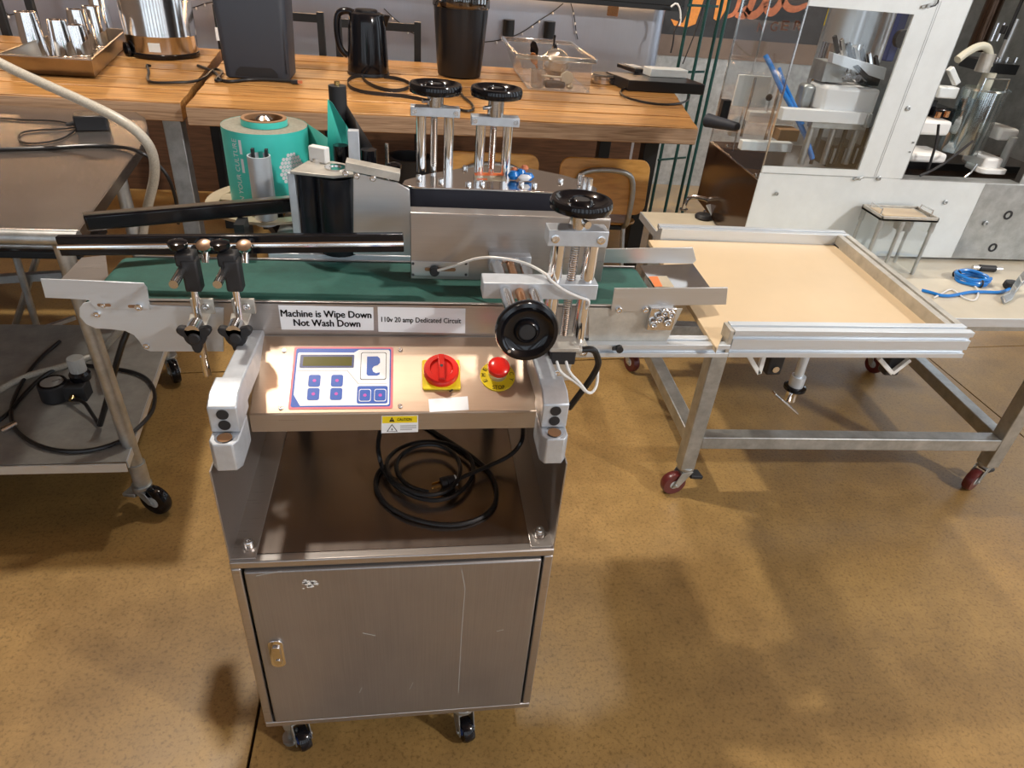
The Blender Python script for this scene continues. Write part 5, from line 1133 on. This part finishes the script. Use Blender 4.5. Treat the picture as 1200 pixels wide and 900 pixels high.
utensil('scoop', 'small black scoop leaning right in the tub', 'scoop', (tx+.14, ty+.15, TT+.03), (tx+.20, ty+.12, TT+.17), .04, 'black')
utensil('wooden_spoon', 'pale spoon lying flat low in the tub', 'spoon', (tx+.07, ty+.04, TT+.065), (tx+.24, ty+.035, TT+.06), .07, 'cream_top', w2=.014)
q = V((tx+.055, ty+.06, TT+.005)); tag(MB().lathe([(.036, 0), (.040, .085), (.038, .085), (.034, .003)], q, n=28).build('plastic_cup', 'tub'), 'frosted plastic cup at the left inside the clear tub', 'cup')
tag(MB().bar((tx+.09, ty+.05, TT+.025), (tx+.20, ty+.05, TT+.025), .05, .035).build('dark_cloth', 'rubber', bevel=.012), 'dark bundle lying on the bottom of the clear tub', 'cloth')
tag(MB().lathe([(0, 0), (.016, .006), (.019, .016), (.012, .028), (0, .032)], (tx+.225, ty+.05, TT+.004), n=16).build('cork', 'beige'), 'small tan cork at the right front inside the tub', 'cork')
p = Z(707, 97, TT); tn = thing('round_tin', 'flat round steel tin with a dark lid between tub and black box', 'tin', p)
MB().lathe([(.066, 0), (.070, .004), (.070, .022), (.067, .024), (.070, .026), (.070, .036), (.064, .040)], p, n=40).grow(1.11, p).build('body', 'polished', tn); MB().lathe([(.062, .0405), (.060, .043), (0, .043)], p, n=40).grow(1.11, p).build('lid', 'ink', tn)
f0, f1 = Z(740, 110, TT), Z(825, 112, TT); bx = thing('black_box', 'flat black metal box at the right end of the long timber table', 'box', (f0+f1)/2)
y0 = max(f0.y, f1.y); 
b = MB(); b.prism([(f0.x, y0, TT), (f1.x, y0+.01, TT), (f1.x-.06, y0+.26, TT), (f0.x-.07, y0+.25, TT)], (0, 0, .055)); b.build('body', 'black', bx, bevel=.004)
q = Z(752, 84, TT+.0555); rm = thing('remote_control', 'black handset with a grey keypad on the black box', 'remote', (q.x, q.y, TT+.055)); ax = (V((.93, .36, 0)), V((-.36, .93, 0)), V((0, 0, 1)))
b = MB(); b.obox(q+V((-.06, .03, .011)), (V((.30, -.95, 0)), V((.95, .30, 0)), V((0, 0, 1))), (.10, .034, .011)); b.build('body', 'black', rm, bevel=.004)
b = MB(); b.obox(q+V((-.045, .02, .024)), (V((.30, -.95, 0)), V((.95, .30, 0)), V((0, 0, 1))), (.055, .030, .003)); b.build('keypad', 'wheel_grey', rm, bevel=.002)
p0, p1 = Z(762, 90, TT+.055), Z(805, 92, TT+.055); gb = MB(); gb.prism([p0, p1, p1+V((-.02, .09, 0)), p0+V((-.02, .09, 0))], (0, 0, .042)); tag(gb.build('grey_box', 'white_panel', bevel=.003), 'small pale grey box on top of the black box', 'box')
tag(MB().tube([Z(x, y, TT+.007) for x, y in ((762, 90), (748, 100), (730, 104), (726, 108), (732, 114), (755, 120), (780, 123), (800, 121), (808, 116), (806, 112))], .0055, 8, smooth=2).build('box_cable', 'cable_black'), 'black cable curving in front of the black box', 'cable')
tag(MB().tube([Z(x, y, TT+.007) for x, y in ((502, 118), (518, 124), (534, 127), (548, 131), (556, 128), (552, 120), (540, 112), (540, 100))], .006, 8, smooth=2).build('canister_cord', 'cable_black'), 'black cord on the timber table below the black canister', 'cord')

# ------------------------------------------------------------------ plywood chairs pushed under the long table
def chair(xc, yb, zt, w, label, yaw=0.0):
    t = thing('plywood_chair', label, 'chair', (xc, yb+.2, 0))
    P = rrect((xc, yb, zt-.13), (1, 0, 0), (0, .12, 1), w, .26, .05)
    MB().prism(P, (0, .010, 0)).build('backrest', 'ply', t, bevel=.004)
    MB().prism(rrect((xc, yb+.24, .455), (1, 0, 0), (0, 1, 0), w*.98, .40, .06), (0, 0, .012)).build('seat', 'ply', t, bevel=.004)
    h = w*.33
    MB().tube([(xc-h, yb+.035, .45), (xc-h, yb-.018, zt-.30), (xc-h, yb-.016, zt-.10), (xc-h+.05, yb-.014, zt-.045), (xc+h-.05, yb-.014, zt-.045), (xc+h, yb-.016, zt-.10), (xc+h, yb-.018, zt-.30), (xc+h, yb+.035, .45)], .013, 12, smooth=2).build('back_tube', 'galv', t)
    for s in (-1, 1):
        MB().tube([(xc+s*h, yb+.05, .45), (xc+s*(h+.04), yb-.02, 0)], .012, 10).build('leg', 'galv', t); MB().tube([(xc+s*h, yb+.38, .45), (xc+s*(h+.04), yb+.46, 0)], .012, 10).build('leg', 'galv', t)
    MB().bar((xc-h, yb+.05, .44), (xc+h, yb+.05, .44), .02, .02).build('seat_frame', 'dark_steel', t)
    return t
q = Y(712, 187, 3.15); chair(q.x, 3.15, q.z, .445, 'orange plywood chair with a curved steel back tube under the long timber table')
q = Y(578, 180, 3.17); chair(q.x, 3.17, q.z, .445, 'orange plywood chair half hidden behind the oval press plate')
q = Y(480, 182, 3.2); b = MB(); tag(b.lathe([(.07, 0), (.08, .004), (.10, .36), (.105, .37), (.09, .37), (.07, .01)], (q.x, 3.28, .36)).build('dark_bucket', 'rubber'), 'dark bucket behind the twin handwheel columns', 'bucket')
b = MB(); tag(b.box((q.x-.16, 3.14, 0), (q.x+.16, 3.42, .36)).build('stool_box', 'card', bevel=.004), 'brown box under the dark bucket', 'box')

# ------------------------------------------------------------------ painted sign and wire rack at the right, behind
sg = thing('painted_sign', 'dark sign board painted with orange and salmon script behind the bottling machine', 'sign', (2.2, 5.45, 0))
SY = 5.42
MB().box((1.4, SY, 1.115), (4.0, SY+.03, 2.3)).build('board', 'chalk', sg)
MB().box((1.4, SY-.012, .975), (4.0, SY+.03, 1.115)).build('lower_band', 'salmon', sg).data.materials[0] = M['brick']
MB().box((1.4, SY+.002, 0), (4.0, SY+.03, .975)).build('skirt', 'galv', sg)
def sp_(x, y): return Y(x, y, SY-.001)
for nm, m, P in (('painted_stroke', 'amber', [(786, 22), (800, 27), (806, 14), (812, -16), (830, -16), (815, 28), (805, 32), (790, 30)]),
                 ('painted_stroke', 'amber', [(836, 22), (843, -16), (856, -14), (850, 12), (842, 26)])):
    b = MB(); b.prism([sp_(*p) for p in P], (0, -.002, 0)); b.build(nm, m, sg, smooth=False)
def brush(pts, w, m):
    P = [sp_(*p) for p in pts]
    for _ in range(3): P = chaikin(P)
    L_, R_ = [], []
    for i, p in enumerate(P):
        t = (P[min(i+1, len(P)-1)]-P[max(i-1, 0)]).normalized(); nn_ = V((-t.z, 0, t.x)); k = w*(.55+.45*math.sin(PI*i/(len(P)-1))); L_.append(p+nn_*k); R_.append(p-nn_*k)
    b = MB(); n_ = len(P); b.add([p+V((0, -.002, 0)) for p in L_+R_], [(i, i+1, n_+i+1, n_+i) for i in range(n_-1)]); return b.build('painted_letter', m, sg, smooth=False)
brush([(851, 20), (862, 16), (868, -5), (874, -30)], .016, 'salmon'); brush([(862, 17), (872, 20), (880, 8), (886, -14), (892, -30)], .026, 'salmon'); brush([(872, 8), (876, 18), (886, 18), (897, 4), (903, -20)], .028, 'salmon')
brush([(897, 2), (899, 14), (906, 15), (916, 2), (923, -18)], .028, 'salmon'); brush([(946, 5), (932, 12), (920, 8), (918, -8), (926, -24)], .024, 'salmon')
for ch, x, y in (('G', 907, 31), ('E', 920, 30), ('R', 935, 30)):
    text(ch, sp_(x, y), (1, 0, 0), (0, 0, 1), .055, .062, 'salmon', sg, bold=.02)
text('N', sp_(892, 32), (1, 0, 0), (0, 0, 1), .055, .06, 'salmon', sg, bold=.02)
wr = thing('wire_rack', 'green coated wire rack uprights behind the black box on the long table', 'rack', (1.75, 4.7, 0))
for (x, y) in ((802, 40), (822, 40), (838, 40), (846, 40)):
    q = Y(x, y, 4.62+.06*((x*7) % 3)); MB().cyl((q.x, q.y, 0), (q.x, q.y, 2.0), .011, n=12).build('upright', 'green_wire', wr)
qa, qb = Y(806, 6, 4.66), Y(828, 6, 4.66)
for z in (qa.z, .97, .4): 
    b = MB(); b.bar((qa.x-.0, 4.66, z), (qb.x+.12, 4.76, z), .008, .014); b.build('shelf_wire', 'green_wire', wr)
MB().tube([Y(x, y, 4.58) for x, y in ((797, 4), (800, 14), (796, 26), (790, 36), (789, 50), (786, 62))], .005, 8, smooth=1).build('rack_cable', 'ink', wr)
MB().tube([Y(x, y, 4.58) for x, y in ((786, 8), (793, 3), (797, 10), (798, 22), (796, 30))], .006, 8, smooth=1).build('pale_cable', 'white_plastic', wr)
MB().tube([Y(x, y, 4.58) for x, y in ((824, 8), (818, 30), (808, 55), (800, 75))], .004, 8, smooth=1).build('rack_cable', 'ink', wr)
# ------------------------------------------------------------------ steel table on casters at the left
ST = .944
stt = thing('steel_table', 'worn stainless table with tube legs, low shelf and casters at the left edge', 'table', (-1.3, 2.2, 0))
_q = [Z(92, 270, ST), Z(168, 166, ST), Z(172, 148, ST), Z(169, 138, ST), Z(160, 130, ST)]
top = [(-2.3, _q[0].y-.01)]+[(p.x, min(p.y, 2.95)) for p in _q]+[(-2.4, 2.95)]
MB().prism([(x, y, ST) for x, y in top], (0, 0, -.004)).build('tabletop', 'steel_table', stt, bevel=.001)
b = MB(); P = [V((x, y, ST-.034)) for x, y in top[1:6]]; b.ribbon(P, (0, 0, .034), .004); b.build('side_rim', 'steel_table', stt)
MB().tube([(-2.3, _q[0].y-.022, ST-.016), (-1.10, _q[0].y-.014, ST-.016), (_q[0].x+.002, _q[0].y-.012, ST-.016)], .019, 14).build('front_tube', 'galv', stt)
legs = [(-.848, 1.72, .02), (-1.0, 2.48, 0), (-2.2, 1.72, 0), (-2.2, 2.48, 0)]
for k, (x, y, t) in enumerate(legs):
    b = MB(); b.cyl((x, y, .105), (x-t, y, ST-.03), .0215); b.cyl((x, y, .105), (x, y, .19), .025); lg = b.build('leg', 'galv', stt)
    caster(lg, (x+.035, y-.02, 0), .052, .030, .108, 1.15 if k == 0 else .5, 'gloss_black', 'galv', 'wheel_grey', 'galv')
q0 = Z(0, 549, .262); q1 = Z(140, 541, .262)
b = MB(); b.prism([(-2.3, q1.y-.02, .262), (q1.x+.02, q1.y, .262), (-.93, 2.46, .262), (-2.4, 2.46, .262)], (0, 0, -.003)); b.build('lower_shelf', 'shelf_grey', stt)
b = MB(); b.box((-2.3, q1.y-.012, .232), (q1.x+.02, q1.y-.008, .262)); b.bar((q1.x+.02, q1.y, .250), (-.93, 2.46, .250), .004, .026); b.build('shelf_lip', 'alu', stt)
b = MB(); b.cyl((-.99, 2.42, .60), (-2.2, 2.42, .60), .012); b.build('back_brace', 'galv', stt)
# clear braided hose and a black cable drooping over its right end
tag(MB().tube([Y(-15, 66, 2.45), Y(20, 84, 2.42), Y(60, 102, 2.36), Y(105, 122, 2.30), Y(145, 142, 2.25), Y(168, 160, 2.24), Y(180, 180, 2.25), Y(182, 205, 2.28), Y(176, 230, 2.32), Y(170, 255, 2.36), Y(166, 285, 2.40), Y(160, 330, 2.46)], .015, 14, smooth=2).build('braided_hose', 'hose_clear'), 'clear braided hose crossing the corner of the steel table', 'hose')
tag(MB().tube([Z(-10, 175, ST+.006), Z(50, 174, ST+.006), Z(110, 170, ST+.006), Z(140, 172, ST+.007), Z(152, 174, ST+.010), Z(161, 177, ST+.014), Z(172, 182, ST), Y(186, 193, 2.40), Y(198, 208, 2.40), Y(207, 235, 2.42), Y(209, 262, 2.45)], .006, 10, smooth=2).build('black_cable', 'cable_black'), 'black cable crossing the steel table and dropping off its right end', 'cable')
p = Z(107, 153, ST); ad = thing('power_adapter', 'black power adapter with a looped thin cord on the steel table', 'adapter', p)
b = MB(); b.obox(p+V((0, .02, .026)), (V((.95, .30, 0)), V((-.30, .95, 0)), V((0, 0, 1))), (.052, .034, .026)); bd = b.build('body', 'black', ad, bevel=.005)
b = MB(); b.cyl(p+V((-.05, 0, .022)), p+V((-.075, -.008, .018)), .008, .005); b.build('strain_relief', 'rubber', ad)
MB().tube([Z(x, y, ST+.004) for x, y in ((91, 150), (80, 144), (60, 141), (30, 141), (-5, 138))], .0028, 6, smooth=2).build('cord', 'cable_black', ad)
MB().tube([Z(x, y, ST+.004) for x, y in ((91, 149), (86, 155), (72, 163), (50, 168), (26, 168), (20, 161), (26, 154), (50, 152), (75, 151), (90, 149))], .0028, 6, smooth=2).build('cord_loop', 'cable_black', ad)
# on the lower shelf
p = Z(75, 466, .262); rg = thing('air_regulator', 'black air regulator with gauge and grey knob on the lower shelf of the steel table', 'regulator', p)
b = MB(); b.cyl(p+V((-.02, 0, 0)), p+V((-.02, 0, .06)), .044); b.box((p.x-.02, p.y-.025, .262), (p.x+.08, p.y+.03, .318)); b.build('body', 'rubber', rg, bevel=.004)
b = MB(); b.lathe([(.040, 0), (.040, .004), (.034, .004), (.034, .002), (0, .002)], p+V((-.02, 0, .06))); g = b.build('gauge', 'gloss_black', rg)
b = MB(); b.cyl(p+V((-.02, 0, .0615)), p+V((-.02, 0, .0625)), .033); b.build('gauge_face', 'wheel_grey', g); b = MB(); b.bar(p+V((-.02, 0, .0632)), p+V((.0, .015, .0632)), .002, .0006); b.build('gauge_needle', 'ink', g)
b = MB(); b.lathe([(.030, 0), (.032, .02), (.026, .03)], p+V((.055, .03, .055))); b.build('knob_base', 'gloss_black', rg)
b = MB(); pr = []
for i in range(48): a = 2*PI*i/48; r = .024*(1+.05*(i % 2)); pr.append(p+V((.055+r*math.cos(a), .03+r*math.sin(a), .085)))
b.prism(pr, (0, 0, .05)); b.build('knob', 'wheel_grey', rg, bevel=.002)
b = MB(); b.cyl(p+V((.045, -.03, .025)), p+V((.045, -.045, .02)), .009); b.build('fitting', 'brass', rg)
MB().tube([p+V((.045, -.04, .02)), Z(98, 470, .30), Z(108, 485, .28), Z(116, 498, .27)], .006, 8, smooth=1).build('short_tube', 'cable_black', rg)
ct = thing('coiled_tube', 'black air tube in wide loops round the regulator on the lower shelf', 'tube', Z(80, 520, .262))
MB().tube([Z(x, y, .270) for x, y in ((-12, 500), (0, 492), (12, 482), (26, 464), (50, 440), (80, 425), (115, 430), (150, 434), (172, 442), (182, 458), (181, 478), (172, 492), (150, 512), (128, 523), (95, 530), (55, 527), (25, 512), (12, 495), (14, 470), (30, 440), (48, 418), (70, 400))], .0065, 8, smooth=2).build('tube', 'cable_black', ct)
MB().tube([Y(158, 372, 1.86), Y(146, 395, 1.84), Y(138, 420, 1.82), Y(130, 450, 1.80), Y(124, 475, 1.80), Y(117, 498, 1.80)], .009, 10, smooth=1).build('riser_tube', 'cable_black', ct)
b = MB(); q = Z(2, 505, .27); b.cyl(q, q+V((.03, .03, .006)), .010); b.build('tube_fitting', 'polished', ct)
tag(MB().tube([Z(x, y, .272) for x, y in ((-10, 462), (30, 440), (80, 428), (120, 412))]+[Y(132, 396, 2.10), Y(144, 384, 2.05)], .011, 10, smooth=2).build('grey_hose', 'hose_clear'), 'grey hose lying across the back of the lower shelf', 'hose')
# metal stool frame behind the table
q = V((-1.36, 2.72, 0)); sf = thing('metal_stool', 'bare steel stool frame standing behind the steel table', 'stool', q)
for x0, y0, x1, y1, yy in ((13, 282, 52, 412, 2.62), (50, 280, 12, 400, 2.75)):
    a, c = Y(x0, y0, yy), Y(x1, y1, yy); d = (c-a); k = a.z/(a.z-c.z) if a.z != c.z else 1; MB().tube([a, a+d*k], .013, 10).build('leg', 'galv', sf)
a, c = Y(-20, 328, 2.66), Y(75, 322, 2.66)
MB().bar(a, c, .03, .03).build('rung', 'galv', sf); MB().bar(Y(50, 385, 2.66), Y(88, 372, 2.75), .016, .016).build('rung', 'galv', sf); a = Y(-10, 282, 2.7); MB().box((a.x, 2.58, a.z-.02), (a.x+.36, 2.86, a.z+.01)).build('seat', 'dark_steel', sf, bevel=.005)

# ------------------------------------------------------------------ power cord coiled on the cabinet shelf
SZ = ZT+.006
pc = thing('coiled_cable', 'coiled black power cord with a three pin plug on the cabinet shelf', 'cord', Z(512, 560, ZT))
def floor_path(P, h): return [Z(x, y, SZ+h+.0015*math.sin(i*1.9)) for i, (x, y) in enumerate(P)]
MB().tube([V((-.055, 1.06, .845)), Z(442, 520, SZ+.06), Z(445, 538, SZ+.016)]+floor_path([(449, 552), (460, 567), (480, 581), (508, 588), (535, 581), (553, 563), (556, 545), (545, 528), (520, 518), (490, 517), (465, 526), (451, 541)], .008)+floor_path([(458, 562), (484, 578), (508, 581), (530, 573), (541, 553), (536, 535), (520, 523), (500, 520), (478, 526), (464, 540), (465, 556), (480, 571), (502, 577)], .017), .0048, 10, smooth=2).build('cable', 'cable_black', pc)
MB().tube(floor_path([(452, 546), (442, 553), (439, 572), (452, 592), (480, 608), (525, 617), (560, 610), (580, 594), (583, 573), (574, 552), (555, 536), (530, 519), (510, 507), (490, 492)], .0), .0048, 10, smooth=2).build('cable', 'cable_black', pc)
pl0 = Z(536, 562, SZ+.012); pl1 = Z(506, 570, SZ+.008)
MB().tube([pl0, Z(556, 553, SZ+.014), Z(580, 543, SZ+.012), Z(600, 533, SZ+.03), Z(612, 518, SZ+.05), Z(613, 505, SZ+.09), V((.215, 1.06, .84))], .0048, 10, smooth=2).build('cable', 'cable_black', pc)
d = (pl1-pl0).normalized()
b = MB(); b.cyl(pl0-d*.004, pl0+d*.006, .0065); b.cyl(pl0+d*.004, pl0+d*.022, .011, .014); b.cyl(pl0+d*.022, pl0+d*.036, .014); pg = b.build('plug', 'rubber', pc, bevel=.002)
MB().cyl(pl0+d*.003, pl0+d*.006, .0115).build('cable_tie', 'white_plastic', pg)
sd = d.cross(V((0, 0, 1)))
for s in (-1, 1): MB().bar(pl0+d*.036+sd*.0065*s, pl0+d*.054+sd*.0065*s, .0015, .006).build('prong', 'brass', pg)
MB().cyl(pl0+d*.036-V((0, 0, .006)), pl0+d*.056-V((0, 0, .006)), .0024, n=10).build('prong', 'brass', pg)
# small trinket on the press plate
p = Z(609, 211, PZ+.001); tk = thing('plastic_trinket', 'small blue, white and red plastic bundle on the oval press plate', 'trinket', p)
def blob(name, m, o, r, sc): 
    b = MB(); b.lathe([(0, -r*.8), (r*.6, -r*.7), (r, 0), (r*.6, r*.7), (0, r*.8)], (0, 0, 0), n=12); b.v = [p+V(o)+V((v.x*sc[0], v.y*sc[1], v.z*sc[2])) for v in b.v]; return b.build(name, m, tk)
blob('clip', 'blue_hose', (-.014, 0, .010), .013, (1, .8, .9)); blob('clip', 'blue_hose', (.002, .004, .013), .012, (1, .8, 1)); blob('clip', 'blue_hose', (.016, -.004, .009), .013, (1.1, .7, .8)); blob('tag', 'white', (.008, -.012, .009), .012, (1.2, .4, .7)); blob('bead', 'salmon', (.010, .010, .022), .010, (.9, .8, .9)); blob('bead', 'salmon', (-.012, .010, .018), .008, (.9, .8, .9))
